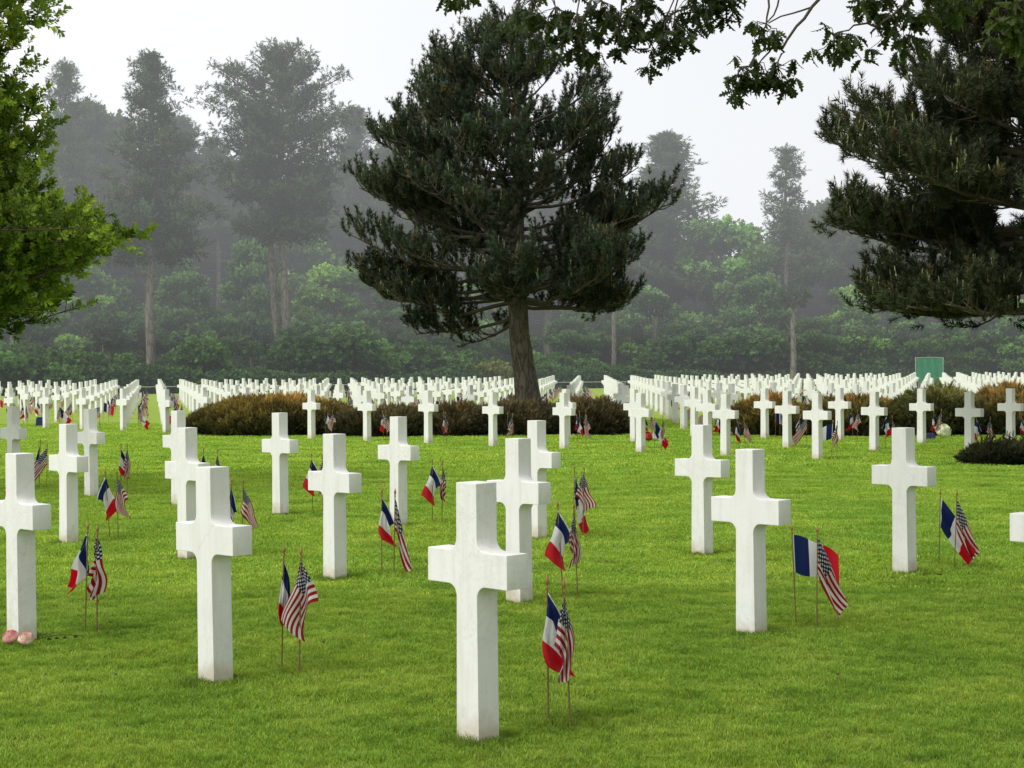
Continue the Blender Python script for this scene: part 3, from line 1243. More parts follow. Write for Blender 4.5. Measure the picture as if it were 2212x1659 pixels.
def make_pine(name, trunk_pts, trunk_rad, limbs, shoot_step, sec_len, sec_n, tmpl, palette, label, group=None, loc=(0, 0, 0),
              candle=0.0, mat=None, bark=None, ter=True, sscale=1.0, limb_r=0.045, up=0.55, inner=0.35, droop=0.0, keep=None, inside=None):
    """limbs: list of (height fraction t on trunk, azimuth, reach, rise) -> trunk and crown meshes under one root"""
    tb, cb = MB(), MB()
    trunk_pts = np.asarray(trunk_pts, float)
    tube(tb, trunk_pts, trunk_rad, 14, lump=0.035)
    pos, dirs, rr, ht = [], [], [], []
    zmax = trunk_pts[-1][2]
    for (t, az, reach, rise) in limbs:
        p, _ = interp(trunk_pts, t)
        h = np.array([math.cos(az), math.sin(az), 0])
        d0 = h + np.array([0, 0, rise - 0.15])
        d1 = h * (1 - 0.25 * max(0, rise)) + np.array([0, 0, rise + up * 0.6 - droop])
        lp = curve_pts(p, d0, d1, reach, 8, 0.07)
        if inside is not None:
            ok = inside(lp + np.array(loc))
            if not ok[1:].all():
                k_ = int(np.argmin(ok[1:])) + 1
                if k_ < 3:
                    continue
                lp = lp[:k_]
        r0_ = limb_r * (0.45 + 0.6 * reach / 4.0)
        tube(tb, lp, np.linspace(r0_, r0_ * 0.18, len(lp)), 5, mat=1)
        ns = max(3, int(sec_n * reach))
        for s in range(ns):
            ts = inner + (1 - inner) * (s + rng.uniform(0, 1)) / ns
            q, dq = interp(lp, ts)
            side = np.cross(dq, [0, 0, 1.0])
            side /= np.linalg.norm(side) + 1e-9
            sg = 1 if s % 2 else -1
            sd = dq * rng.uniform(.35, .9) + side * sg * rng.uniform(.35, 1.0) + np.array([0, 0, rng.uniform(-.3, .8)])
            sd /= np.linalg.norm(sd)
            sl = sec_len * rng.uniform(.55, 1.2) * (1.15 - 0.5 * ts)
            sp = curve_pts(q, sd, sd + np.array([0, 0, up]), sl, 5, 0.06)
            if inside is None or inside(sp[2:] + np.array(loc)).all():
                tube(tb, sp, np.linspace(r0_ * .25, r0_ * .1, 5), 4, mat=1)
            chains = [sp]
            if ter:
                for _ in range(2):
                    q2, dq2 = interp(sp, rng.uniform(.3, .9))
                    td = dq2 + rng.normal(0, .55, 3) + np.array([0, 0, .2])
                    td /= np.linalg.norm(td)
                    chains.append(curve_pts(q2, td, td + np.array([0, 0, up]), sl * .5, 4, .05))
            for ch in chains:
                L = sum(np.linalg.norm(ch[k + 1] - ch[k]) for k in range(len(ch) - 1))
                m = max(2, int(L / shoot_step))
                for k in range(m):
                    tt = 0.25 + 0.75 * (k + 1) / m
                    q3, dd = interp(ch, tt)
                    pos.append(q3 + rng.normal(0, .015, 3))
                    dirs.append(dd + rng.normal(0, .35, 3) + np.array([0, 0, up]))
                    rr.append(ts)
                    ht.append(q3[2])
    pos = np.array(pos)
    dirs = np.array(dirs)
    rr = np.array(rr)
    if keep is not None or inside is not None:
        mk = np.ones(len(pos), bool)
        if keep is not None:
            mk &= keep(pos + np.array(loc))
        if inside is not None:
            mk &= inside(pos + np.array(loc) + rng.normal(0, .10, pos.shape))
        pos, dirs, rr = pos[mk], dirs[mk], rr[mk]
    n = len(pos)
    c1, c2, c3 = [np.array(c) for c in palette]
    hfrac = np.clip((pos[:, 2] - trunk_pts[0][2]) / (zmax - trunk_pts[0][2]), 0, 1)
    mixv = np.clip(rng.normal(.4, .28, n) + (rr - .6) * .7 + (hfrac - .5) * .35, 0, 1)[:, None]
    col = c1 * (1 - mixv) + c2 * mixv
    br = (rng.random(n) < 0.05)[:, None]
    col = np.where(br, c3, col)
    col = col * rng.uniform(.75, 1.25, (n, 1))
    fr = frames(dirs)
    half = rng.random(n) < .5
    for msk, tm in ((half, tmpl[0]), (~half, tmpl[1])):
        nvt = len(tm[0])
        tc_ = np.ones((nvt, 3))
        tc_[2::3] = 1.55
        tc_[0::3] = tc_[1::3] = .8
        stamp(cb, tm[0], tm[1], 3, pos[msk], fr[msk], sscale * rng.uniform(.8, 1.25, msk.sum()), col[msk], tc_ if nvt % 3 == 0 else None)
    if candle > 0:
        pick = (rng.random(n) < candle) & (rr > .55)
        cp = pos[pick]
        cd = np.tile([0, 0, 1.0], (len(cp), 1)) + rng.normal(0, .12, (len(cp), 3))
        cv, cf = brush_template(16, 0.16, 0.04, 0.009, 0.28, seed=5)
        cc = np.tile([0.40, 0.42, 0.20], (len(cp), 1)) * rng.uniform(.6, 1.15, (len(cp), 1))
        stamp(cb, cv, cf, 3, cp + cd * .09, frames(cd), sscale * rng.uniform(.7, 1.3, len(cp)), cc)
    root = empty(name, loc)
    link("trunk", tb.mesh("trunk", [bark or M["bark"], M["twig"]], True), root)
    link("crown", cb.mesh("crown", mat or M["needles"]), root)
    tag(root, label, "tree", group)
    print(name, "shoots", n)
    return root


# ------------------------------------------------------------------ the central pine
PY0 = 41.0
bx0, _, _ = at(1148, 900, PY0)


def rel(px, py, Y=PY0, x0=bx0):
    x, y, z = at(px, py, Y)
    return (x - x0, 0, z)


tp = [(0.02, 0, -0.1), (0, 0, 0.12), rel(1141, 865), rel(1131, 790), rel(1122, 720), rel(1117, 640), rel(1116, 540), rel(1118, 430), rel(1122, 330), rel(1118, 220), rel(1108, 120), rel(1092, 30)]
tr = [.44, .37, .315, .27, .25, .22, .18, .145, .115, .085, .05, .012]


def inside_c(P):
    x, y, z_ = P[:, 0] - bx0 - 0.28 * 0 + .33, P[:, 1] - PY0, P[:, 2]
    r_ = np.hypot(x, y)
    wl = np.clip(.5 - .5 * x / np.maximum(r_, 1e-6), 0, 1)
    lim = np.interp(z_, env_z, env_l) * wl + np.interp(z_, env_z, env_r) * (1 - wl)
    th_ = np.arctan2(y, x)
    lim = lim * (0.98 + .07 * np.sin(5 * th_ + 1.7 * z_) + .07 * np.sin(9 * th_ - 3 * z_) * np.cos(4 * th_ + 2.2 * z_))
    spur = (np.abs(z_ - (3.3 + .62 * x)) < .42) & (x > 2.2) & (x < 3.95) & (np.abs(y) < .7)
    return ((r_ < lim) & (z_ < 10.15)) | spur


def keep_c(P):
    x, y, z_ = P[:, 0] - bx0 + .33, P[:, 1] - PY0, P[:, 2]
    r_ = np.hypot(x, y)
    th_ = np.arctan2(y, x)
    bare = (z_ < 3.35 + .25 * np.sin(4 * th_)) & (r_ < 1.1) | (z_ < 2.35 + .2 * np.sin(3 * th_ + 1)) & (np.sin(6.3 * th_ + 2) > -.35)
    return ~bare

# envelope from the trunk line: heights (m) -> reach to the left and right
env_z = [1.6, 2.23, 2.56, 3.0, 3.55, 4.1, 4.64, 5.19, 5.74, 6.18, 6.84, 7.39, 7.93, 8.48, 9.03, 9.47, 9.8, 10.07, 10.2]
env_l = [0.9, 2.6, 3.49, 3.6, 3.82, 4.09, 4.31, 4.28, 3.93, 3.76, 3.71, 3.27, 2.94, 2.5, 2.06, 1.3, .86, .30, 0.0]
env_r = [0.6, 1.89, 2.44, 3.09, 3.2, 3.1, 3.3, 3.4, 2.93, 2.93, 2.44, 2.7, 2.76, 1.65, 1.34, .9, .35, .12, 0.0]
tz = np.array([p[2] for p in tp])


def t_of_z(z):
    return float(np.interp(z, tz, np.arange(len(tz)) / (len(tz) - 1)))


limbs = []
z = 2.85
k = 0
while z < 9.85:
    nb = 6 if z < 8.2 else 5
    for b in range(nb):
        az = k * 2.399 + b * 2 * math.pi / nb + rng.uniform(-.3, .3)
        zz = z + rng.uniform(-.3, .3)
        rise = -0.10 + 0.72 * (zz - 2.85) / 7.0 + rng.uniform(-.16, .16)
        tipz = zz + 0.35 + rise * 1.8
        fl = np.interp(tipz, env_z, env_l)
        frr = np.interp(tipz, env_z, env_r)
        cx_ = math.cos(az)
        reach = (fl if cx_ < 0 else frr) * abs(cx_) + 0.5 * (fl + frr) * (1 - abs(cx_))
        reach *= rng.uniform(1.0, 1.3)
        # thinner upper right quarter, where the sky shows through
        if 5.4 < zz < 8.4 and cx_ > .35 and rng.random() < .35:
            continue
        limbs.append((t_of_z(zz), az, max(.35, reach), rise))
    z += 0.37
    k += 1
limbs.append((t_of_z(3.9), R(-4), 4.9, 0.34))
limbs.append((t_of_z(3.7), R(3), 4.8, 0.36))
limbs.append((t_of_z(3.0), R(-20), 4.0, -.05))
limbs.append((t_of_z(3.0), R(200), 4.2, -.05))
limbs.append((t_of_z(3.1), R(170), 4.4, 0.0))
limbs.append((t_of_z(5.4), R(5), 2.9, 0.75))
limbs.append((t_of_z(5.0), R(8), 3.0, 0.62))
PINE_T = [brush_template(40, 0.19, 0.10, 0.009, 1.5, seed=1), brush_template(40, 0.16, 0.10, 0.009, 1.7, seed=2)]
PAL = [(0.015, 0.024, 0.016), (0.056, 0.086, 0.053), (0.12, 0.09, 0.05)]
make_pine("pine_tree", tp, tr, limbs, 0.12, 0.95, 5.6, PINE_T, PAL,
          "broad dark pine with stout bare trunk standing alone in the middle", None, (bx0, PY0, 0), candle=.12, up=.85, limb_r=.055, inside=inside_c, keep=keep_c, inner=.42)

# ------------------------------------------------------------------ the right pine, nearer, trunk beyond the right edge
RY = 26.5
rx0 = at(2360, 900, RY)[0]
limbs = []
z = 2.35
k = 0
while z < 9.3:
    for b in range(5):
        az = k * 2.1 + b * 2 * math.pi / 5 + rng.uniform(-.3, .3)
        zz = z + rng.uniform(-.12, .12)
        rise = -0.03 + 0.5 * (zz - 2.3) / 6.5
        reach = np.interp(zz, [1.7, 2.3, 3.2, 4.2, 5.2, 6.5, 8, 9.5], [4.4, 5.0, 5.0, 5.2, 5.0, 4.4, 3.4, 1.4]) * rng.uniform(.82, 1.05)
        if math.cos(az) > .45:
            reach *= .75
        limbs.append((float(np.interp(zz, [-.1, 9.8], [0, 1])), az, max(.4, reach), rise))
    z += 0.42
    k += 1
tpr = [(0, 0, -.1), (0, 0, 1), (-.05, 0, 2), (-.1, 0, 3.2), (-.1, 0, 4.5), (-.05, 0, 6), (0, 0, 7.5), (0, 0, 8.7), (0, 0, 9.8)]
zr = [p[2] for p in tpr]
limbs += [((3.3 + .1) / 9.9, R(186), 5.2, .10), ((3.6 + .1) / 9.9, R(176), 5.0, .06), ((2.5 + .1) / 9.9, R(184), 5.0, -.02), ((2.4 + .1) / 9.9, R(200), 4.6, -.06), ((4.2 + .1) / 9.9, R(182), 4.9, .08), ((4.6 + .1) / 9.9, R(192), 4.4, .15)]
limbs = [(float(np.interp(t * 9.9 - .1, zr, np.arange(9) / 8)), az, r_, ri) for t, az, r_, ri in limbs]
RP_T = [brush_template(40, 0.19, 0.11, 0.0068, 1.5, seed=3), brush_template(40, 0.16, 0.105, 0.0068, 1.6, seed=4)]


def keep_r(P):
    return P[:, 0] < P[:, 1] * 0.2965 + 1.6


def inside_r(P):
    xl = np.interp(P[:, 2], [1.9, 2.13, 2.41, 2.62, 3.05, 3.48, 3.97, 4.4, 4.89, 5.18, 5.6, 6.31, 6.8, 8, 10], [6.2, 5.4, 5.13, 5.4, 5.13, 4.85, 4.71, 4.39, 4.57, 4.78, 5.42, 6.05, 6.34, 6.9, 8.4])
    c = np.maximum(rx0 - xl, .1)
    return (((P[:, 0] - rx0) / c) ** 2 + ((P[:, 1] - RY) / (c * .95)) ** 2 < 1) & (P[:, 2] > 2.0)


make_pine("pine_tree", tpr, [.36, .30, .27, .24, .21, .17, .12, .07, .03], limbs, 0.10, 0.85, 6.8, RP_T,
          [(0.020, 0.027, 0.014), (0.062, 0.082, 0.034), (0.12, 0.085, 0.042)],
          "dark pine with pale upright shoots leaning in from the right edge", None, (rx0, RY, 0), candle=.20, up=.55, limb_r=.06,
          keep=keep_r, inside=inside_r)

# ------------------------------------------------------------------ left broadleaf tree, trunk beyond the left edge
LY = 20.0
lx0 = at(-330, 900, LY)[0]
LEAF_T = [spray_template(9, 0.11, 0.075, 0.021, 1), spray_template(10, 0.13, 0.07, 0.020, 2)]
limbs = []


def reach_left(z):
    # crown outline at this height, read as world x minus the trunk
    return np.interp(z, [1.7, 2.2, 2.7, 3.1, 3.5, 4.0, 4.6, 5.2, 6.5], [2.0, 2.45, 2.9, 3.15, 2.75, 2.0, 2.25, 2.15, 2.1])


for k in range(210):
    zz = rng.uniform(1.4, 6.8)
    az = rng.uniform(-1.5, 1.5)
    rise = rng.uniform(-.12, .38)
    tip = zz + 2.2 * rise + .3
    reach = reach_left(tip) * 1.3 * (0.72 + .28 * math.cos(az)) * rng.uniform(.8, 1.03)
    limbs.append(((zz + .1) / 7.6, az, reach, rise))


def keep_l(P):
    return (P[:, 0] > -P[:, 1] * 0.2965 - .9)


def inside_l(P):
    xr = np.interp(P[:, 2], [1.7, 1.8, 1.91, 2.02, 2.23, 2.39, 2.61, 2.82, 3.03, 3.2, 3.36, 3.57, 3.84, 3.95, 4.1, 4.37, 4.64, 5.18, 5.71, 6.5],
                   [-6.1, -5.8, -5.6, -4.96, -4.9, -4.77, -4.61, -4.58, -4.39, -4.37, -4.96, -5.33, -5.46, -5.62, -5.38, -5.33, -5.68, -5.52, -5.41, -5.4])
    xr = xr + .22 * np.sin(P[:, 2] * 9 + P[:, 1] * 2)
    c = np.maximum(xr - lx0, .1)
    gap = np.sin(P[:, 0] * 5.3 + P[:, 2] * 3.1) * np.sin(P[:, 2] * 7.7 - P[:, 1] * 2.3 + 1) * np.sin(P[:, 1] * 3.7 + P[:, 0] * 1.9) > .42
    return (((P[:, 0] - lx0) / c) ** 2 + ((P[:, 1] - LY) / (c * 1.1)) ** 2 < 1) & (P[:, 2] > 1.75) & ~gap


make_pine("broadleaf_tree", [(0, 0, -.1), (0.02, 0, 1.4), (0, 0, 3), (.03, 0, 4.5), (0, 0, 6), (0, 0, 7.5)], [.28, .22, .18, .14, .1, .04], limbs,
          0.07, 0.55, 6.5, LEAF_T, [(0.045, 0.09, 0.015), (0.24, 0.36, 0.045), (0.44, 0.54, 0.09)],
          "bright green leafy tree reaching in from the left edge", None, (lx0, LY, 0), mat=M["leaves"], bark=M["twig"],
          up=.25, limb_r=.03, inner=.3, droop=.1, keep=keep_l, inside=inside_l)


# ------------------------------------------------------------------ oak branches hanging in from above
def oak_leaf():
    """deeply lobed oak leaf in the xz plane pointing to +z, as a triangle fan along the midrib"""
    out_ = [(0.0, 0.0), (.02, .10), (.10, .16), (.05, .22), (.20, .32), (.07, .38), (.26, .52), (.08, .55), (.24, .72), (.07, .74), (.13, .88), (.0, 1.0)]
    V, Fc = [], []
    for sgn in (1, -1):
        for k in range(len(out_) - 1):
            x0, z0 = out_[k]
            x1, z1 = out_[k + 1]
            q = len(V)
            c = 0.30 * sgn
            def bend(x, z):
                return (x * sgn, abs(x) * .35 - .25 * z * z, z)
            zm = (z0 + z1) / 2
            V += [bend(x0, z0), bend(x1, z1), bend(0, min(1, zm + .04))]
            Fc += [q, q + 1, q + 2]
            V += [bend(0, z0), bend(x0, z0), bend(0, min(1, zm + .04))]
            Fc += [q + 3, q + 4, q + 5]
            V += [bend(x1, z1), bend(0, z1), bend(0, min(1, zm + .04))]
            Fc += [q + 6, q + 7, q + 8]
    return np.array(V), np.array(Fc)


OLV, OLF = oak_leaf()


def oak_tree():
    base = (6.2, 9.0, 0)
    tb, cb = MB(), MB()
    tube(tb, [(6.2, 9, -.1), (6.15, 9, 1.5), (6.1, 9.05, 3), (5.9, 9.1, 4.4), (5.7, 9.2, 6)], [.34, .27, .24, .2, .12], 12, lump=.03)
    leafpos, leafdir, bright = [], [], []

    def branch(p0, p1, r0_, r1_, sag=0.0, n=8):
        pts = np.array([np.array(p0) * (1 - t) + np.array(p1) * t + np.array([0, 0, -sag * math.sin(t * math.pi)]) for t in np.linspace(0, 1, n)])
        pts[1:-1] += rng.normal(0, .012, (n - 2, 3))
        tube(tb, pts, np.linspace(r0_, r1_, n), 5)
        return pts
    Yb = 10.0
    main = branch((5.9, 9.1, 4.3), at(1180, -130, Yb), .09, .02, -.25, 14)
    main2 = branch((5.95, 9.05, 3.7), at(1700, -150, Yb + .4), .06, .02, -.2, 12)
    # clusters: px, py, radius px, leaf bunches, depth, brightness
    cl_ = [
        (978, -8, 30, 6, 10.0, .9), (1012, 0, 16, 2, 10.0, .9), (1150, 25, 45, 12, 10.0, .7), (1200, 45, 50, 16, 10.1, .6), (1245, 65, 48, 16, 10.0, .55), (1300, 35, 55, 20, 10.2, .5),
        (1340, 70, 42, 12, 10.1, .55), (1385, 25, 55, 20, 10.3, .5), (1440, 65, 48, 16, 10.2, .5), (1455, 100, 28, 8, 10.2, .5),
        (1495, 20, 45, 13, 10.3, .5), (1560, 15, 42, 10, 10.2, .5), (1585, -10, 35, 8, 10.2, .5), (1250, 105, 22, 4, 10.0, .7),
        (1655, 70, 32, 8, 9.8, .8), (1600, 165, 34, 9, 9.8, .7), (1640, 155, 32, 8, 9.8, .7), (1680, 165, 34, 10, 9.8, .6), (1575, 185, 18, 3, 9.8, .7),
        (1810, 95, 42, 11, 9.9, .95), (1790, 110, 26, 5, 9.9, .95), (1920, 20, 42, 10, 10.0, .7), (1960, 45, 45, 12, 10.0, .7), (1935, 85, 34, 8, 10.0, .7),
        (2010, 10, 40, 11, 10.0, .8), (2175, 40, 36, 9, 9.4, 1.5), (2195, 90, 30, 8, 9.4, 1.5), (2210, 20, 40, 10, 9.4, 1.4), (1870, -10, 40, 8, 10, .8),
        (2060, -20, 45, 5, 10, .8), (2120, -25, 45, 5, 10, 1.0),
    ]
    twig_from = {14: at(1700, -30, 9.9), 15: at(1690, 100, 9.8), 16: at(1690, 100, 9.8), 17: at(1690, 100, 9.8), 18: at(1640, 150, 9.8),
                 19: at(1900, 60, 10.0), 20: at(1810, 90, 9.9)}
    branch(at(1785, -30, 9.9), at(1690, 105, 9.8), .011, .007, -.005, 7)
    branch(at(1668, -30, 9.9), at(1655, 60, 9.8), .008, .005, 0, 5)
    branch(at(1755, 15, 9.9), at(1660, 50, 9.8), .006, .004, -.01, 5)
    branch(at(2000, -30, 10.0), at(1880, 72, 9.95), .012, .006, -.01, 6)
    for ci, (px, py, rad, nb, Yc, br) in enumerate(cl_):
        c = np.array(at(px, py, Yc))
        s = rad / F * Yc
        a0 = twig_from.get(ci)
        if a0 is None:
            t = np.clip((px - 1180) / 1400, 0, 1)
            tops = main if Yc > 9.7 else main2
            j_ = int(np.argmin(np.abs(tops[:, 0] - (c[0] + .12))))
            a0 = tops[j_]
        hub = c + np.array([0, 0, s * .6])
        branch(a0, hub, .008, .004, -.02, 6)
        for b in range(nb):
            off = rng.normal(0, 1, 3) * s * np.array([.62, .7, .55])
            tip = c + off
            branch(hub, tip, .003, .0018, 0, 4)
            nl = rng.integers(5, 8)
            for l_ in range(nl):
                a = rng.uniform(0, 2 * np.pi)
                d = np.array([math.cos(a) * .8, math.sin(a) * .8, rng.uniform(-1.8, -.1)])
                leafpos.append(tip + rng.normal(0, .008, 3))
                leafdir.append(d)
                bright.append(br * rng.uniform(.6, 1.35))
    P = np.array(leafpos)
    D = np.array(leafdir)
    B = np.array(bright)[:, None]
    col = .72 * (np.array([0.030, 0.055, 0.014]) * (1 - np.clip(B - .4, 0, 1)) + np.array([0.10, 0.155, 0.028]) * np.clip(B - .4, 0, 1))
    stamp(cb, OLV, OLF, 3, P, frames(D), rng.uniform(.065, .11, len(P)), col)
    rg = np.random.default_rng(909)
    for _ in range(110):      # unseen crown added above the frame to shade the foreground lawn
        c = np.array([4.6, 6.4, 6.4]) + rg.normal(0, 1, 3) * np.array([2.3, 2.0, .8])
        c[2] = max(c[2], 5.1)
        if c[1] > 10.5:
            continue
        n_ = 55
        pp = c + rg.normal(0, .42, (n_, 3))
        cc_ = np.array([.05, .09, .02]) * rg.uniform(.6, 1.4, (n_, 1))
        stamp(cb, *LEAF_T[0], 3, pp, frames(rg.normal(0, 1, (n_, 3))), rg.uniform(1.3, 1.9, n_), cc_)
    for _ in range(9):
        q_ = np.array([5.8, 9.1, 4.6])
        e_ = np.array([4.6, 6.4, 6.2]) + rg.normal(0, 1, 3) * np.array([2.4, 2.0, .5])
        if e_[1] < 10:
            tube(tb, [q_, (q_ + e_) / 2 + [0, 0, .5], e_], [.08, .05, .02], 6)
    off = np.array(base)
    root = empty("oak_tree", base)
    for b_ in (tb, cb):
        b_.v = [v - off.astype(np.float32) for v in b_.v]
    link("trunk", tb.mesh("trunk", M["twig"], True), root)
    link("crown", cb.mesh("crown", M["leaves"]), root)
    tag(root, "oak whose dark lobed leaves hang in from the top edge", "tree")


oak_tree()

# ------------------------------------------------------------------ shrubs of the planted beds
JT = [brush_template(12, 0.12, 0.075, 0.009, .8, seed=21), brush_template(12, 0.14, 0.07, 0.009, .7, seed=22)]
PALS = {
    "orange": ((0.030, 0.035, 0.012), (0.23, 0.185, 0.05), (0.42, 0.26, 0.085)),
    "rust": ((0.030, 0.036, 0.012), (0.18, 0.17, 0.045), (0.34, 0.19, 0.07)),
    "brown": ((0.03, 0.034, 0.015), (0.14, 0.12, 0.045), (0.24, 0.18, 0.075)),
    "olive": ((0.030, 0.036, 0.012), (0.14, 0.155, 0.045), (0.24, 0.23, 0.07)),
    "dark": ((0.027, 0.028, 0.014), (0.105, 0.092, 0.042), (0.20, 0.15, 0.075)),
    "black": ((0.012, 0.016, 0.008), (0.042, 0.050, 0.020), (0.075, 0.075, 0.030)),
}


def make_shrub(label, px, Y, rx, ry, h, pal, idx):
    cx = at(px, 800, Y)[0]
    h = h * .84
    rg = np.random.default_rng(100 + idx)
    mb = MB()
    lump = [(rg.uniform(-1, 1, 2), rg.uniform(.22, .45), rg.uniform(-.16, .2)) for _ in range(12)]
    lump += [(rg.uniform(-1, 1, 2), rg.uniform(.06, .13), rg.uniform(-.16, .2)) for _ in range(60)]

    def hgt(u, v):
        r2 = u * u + v * v
        base = np.clip(1 - r2, 0, 1) ** 0.55
        ex_ = np.zeros_like(u)
        for (c, s, a) in lump:
            ex_ = ex_ + a * np.exp(-((u - c[0]) ** 2 + (v - c[1]) ** 2) / s ** 2)
        return h * base * (0.92 + ex_)
    # inner core that keeps light from passing straight through
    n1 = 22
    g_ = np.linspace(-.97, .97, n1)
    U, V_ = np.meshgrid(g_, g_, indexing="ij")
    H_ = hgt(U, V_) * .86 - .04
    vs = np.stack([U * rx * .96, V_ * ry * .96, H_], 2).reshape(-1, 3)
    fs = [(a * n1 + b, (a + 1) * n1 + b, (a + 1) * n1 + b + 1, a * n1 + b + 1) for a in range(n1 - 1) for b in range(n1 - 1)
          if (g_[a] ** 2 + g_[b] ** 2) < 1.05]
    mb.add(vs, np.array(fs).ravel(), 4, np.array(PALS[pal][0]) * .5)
    area = math.pi * rx * ry * 1.0 + 2 * math.pi * math.sqrt(rx * ry) * h * .6
    n = int(area * (620 if Y > 30 else 1100))
    rad = np.sqrt(rg.uniform(0, 1, n)) ** .8
    a = rg.uniform(0, 2 * np.pi, n)
    u, v = rad * np.cos(a), rad * np.sin(a)
    hh = hgt(u, v)
    low = rg.random(n) < .45 * rad ** 3
    zz = np.where(low, hh * rg.uniform(.1, 1, n), hh * rg.uniform(.86, 1.03, n))
    uu = np.where(low, u * (1.0 + .04 * rg.normal(size=n)), u)
    pos = np.stack([uu * rx, v * ry, zz], 1)
    d = np.stack([u / rx, v / ry, .55 + 0 * u], 1)
    d /= np.linalg.norm(d, axis=1, keepdims=True)
    d = d + rg.normal(0, .45, (n, 3)) + np.array([0, 0, .35])
    c0, c1, c2 = [np.array(c) for c in PALS[pal]]
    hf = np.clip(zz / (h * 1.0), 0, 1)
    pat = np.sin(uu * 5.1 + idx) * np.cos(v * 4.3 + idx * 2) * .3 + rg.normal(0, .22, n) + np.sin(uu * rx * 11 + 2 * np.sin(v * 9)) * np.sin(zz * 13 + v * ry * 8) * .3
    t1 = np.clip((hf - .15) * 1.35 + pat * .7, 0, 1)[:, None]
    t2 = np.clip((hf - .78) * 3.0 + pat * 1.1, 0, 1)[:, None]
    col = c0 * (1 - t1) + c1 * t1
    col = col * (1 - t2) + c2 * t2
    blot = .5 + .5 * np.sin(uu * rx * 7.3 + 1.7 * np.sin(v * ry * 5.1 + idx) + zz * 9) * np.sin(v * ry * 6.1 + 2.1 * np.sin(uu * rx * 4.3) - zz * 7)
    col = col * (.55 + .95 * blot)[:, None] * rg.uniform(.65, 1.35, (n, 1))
    fr = frames(d)
    sc = rg.uniform(.6, 1.6, n) * (1.0 if Y > 30 else .75)
    m = rg.random(n) < .5
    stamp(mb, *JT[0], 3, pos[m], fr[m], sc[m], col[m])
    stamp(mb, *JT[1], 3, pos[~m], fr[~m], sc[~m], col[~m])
    # upright sprigs breaking the outline
    ns = int(16 * rx) if Y > 30 else 26
    for _ in range(ns):
        a_ = rg.uniform(0, 2 * np.pi)
        r_ = rg.uniform(0, .9)
        uu_, vv_ = r_ * math.cos(a_), r_ * math.sin(a_)
        z0 = float(hgt(np.array([uu_]), np.array([vv_]))[0]) * .95
        k_ = rg.integers(3, 6)
        dd = np.array([rg.normal(0, .5), rg.normal(0, .3), 1.0])
        pp = np.array([[uu_ * rx, vv_ * ry, z0]]) + np.outer(np.arange(k_) * .045, dd)
        stamp(mb, *JT[0], 3, pp, frames(np.tile(dd, (k_, 1)) + rg.normal(0, .4, (k_, 3))), np.full(k_, .7), np.tile(c1 * .9, (k_, 1)))
    o = link("juniper_shrub", mb.mesh("juniper_shrub", M["juniper"]), None, (cx, Y, 0))
    tag(o, label, "shrub")
    return o


for q, s in enumerate(SHRUBS):
    make_shrub(*s, q)


# ------------------------------------------------------------------ flowers and gifts at the graves
def petal_mat():
    m, nt, out = new_mat("petals")
    a = nd(nt, "ShaderNodeAttribute", attribute_name="Col")
    tc = nd(nt, "ShaderNodeTexCoord")
    n = noise(nt, tc.outputs["Object"], 60, 3)
    c = mixc(nt, 0.3, a.outputs["Color"], n, "OVERLAY")
    p = nd(nt, "ShaderNodeBsdfPrincipled")
    p.inputs["Roughness"].default_value = 0.6
    p.inputs["Subsurface Weight"].default_value = 0.15
    p.inputs["Subsurface Radius"].default_value = (0.01, 0.005, 0.004)
    nt.links.new(c, p.inputs["Base Color"])
    nt.links.new(p.outputs[0], out.inputs["Surface"])
    return m


PETAL = petal_mat()


def rose(loc, r, c1, c2, label, group=None, name="rose_head"):
    mb = MB()
    nl_, nm_ = 10, 7
    V = []
    for a in range(nl_):
        for b in range(nm_):
            th, ph = a / nl_ * 2 * math.pi, (b / (nm_ - 1) - .5) * math.pi
            rr0 = r * (.80 + .06 * math.sin(3 * th + 2 * b))
            V.append((rr0 * math.cos(th) * math.cos(ph), rr0 * math.sin(th) * math.cos(ph), r * .55 + rr0 * .85 * math.sin(ph)))
    fs = [(a * nm_ + b, ((a + 1) % nl_) * nm_ + b, ((a + 1) % nl_) * nm_ + b + 1, a * nm_ + b + 1) for a in range(nl_) for b in range(nm_ - 1)]
    mb.add(np.array(V), np.array(fs).ravel(), 4, np.array(c1) * .75 + np.array(c2) * .2)
    for ring, (n, rr_, tilt, hz) in enumerate([(8, 1.02, .55, .75), (7, .92, .9, .95), (6, .72, 1.2, 1.1), (5, .45, 1.4, 1.2)]):
        for k in range(n):
            a = k / n * 2 * math.pi + ring * .5
            ca, sa = math.cos(a), math.sin(a)
            w_ = r * rr_ * .85
            V = []
            for iu in range(5):
                for iv in range(4):
                    uu = (iu / 4 - .5) * 2
                    vv_ = iv / 3
                    rad = r * rr_ * (.55 + .62 * math.sin(vv_ * 2.2)) * (1 - .12 * uu * uu)
                    z_ = r * (hz * vv_ * 1.2 + .18 * (1 - uu * uu) * vv_)
                    x_ = rad * math.cos(uu * .6)
                    y_ = rad * math.sin(uu * .6)
                    V.append((x_ * ca - y_ * sa, x_ * sa + y_ * ca, z_))
            fs = [(p * 4 + q_, p * 4 + q_ + 1, (p + 1) * 4 + q_ + 1, (p + 1) * 4 + q_) for p in range(4) for q_ in range(3)]
            t = rng.random()
            mb.add(np.array(V), np.array(fs).ravel(), 4, np.array(c1) * (1 - t) + np.array(c2) * t)
    o = link(name, mb.mesh(name, PETAL, True), None, loc)
    o.rotation_euler = (rng.uniform(.35, .6), rng.uniform(-.3, .3), rng.uniform(-.5, .5))
    tag(o, label, "flower", group)
    return o


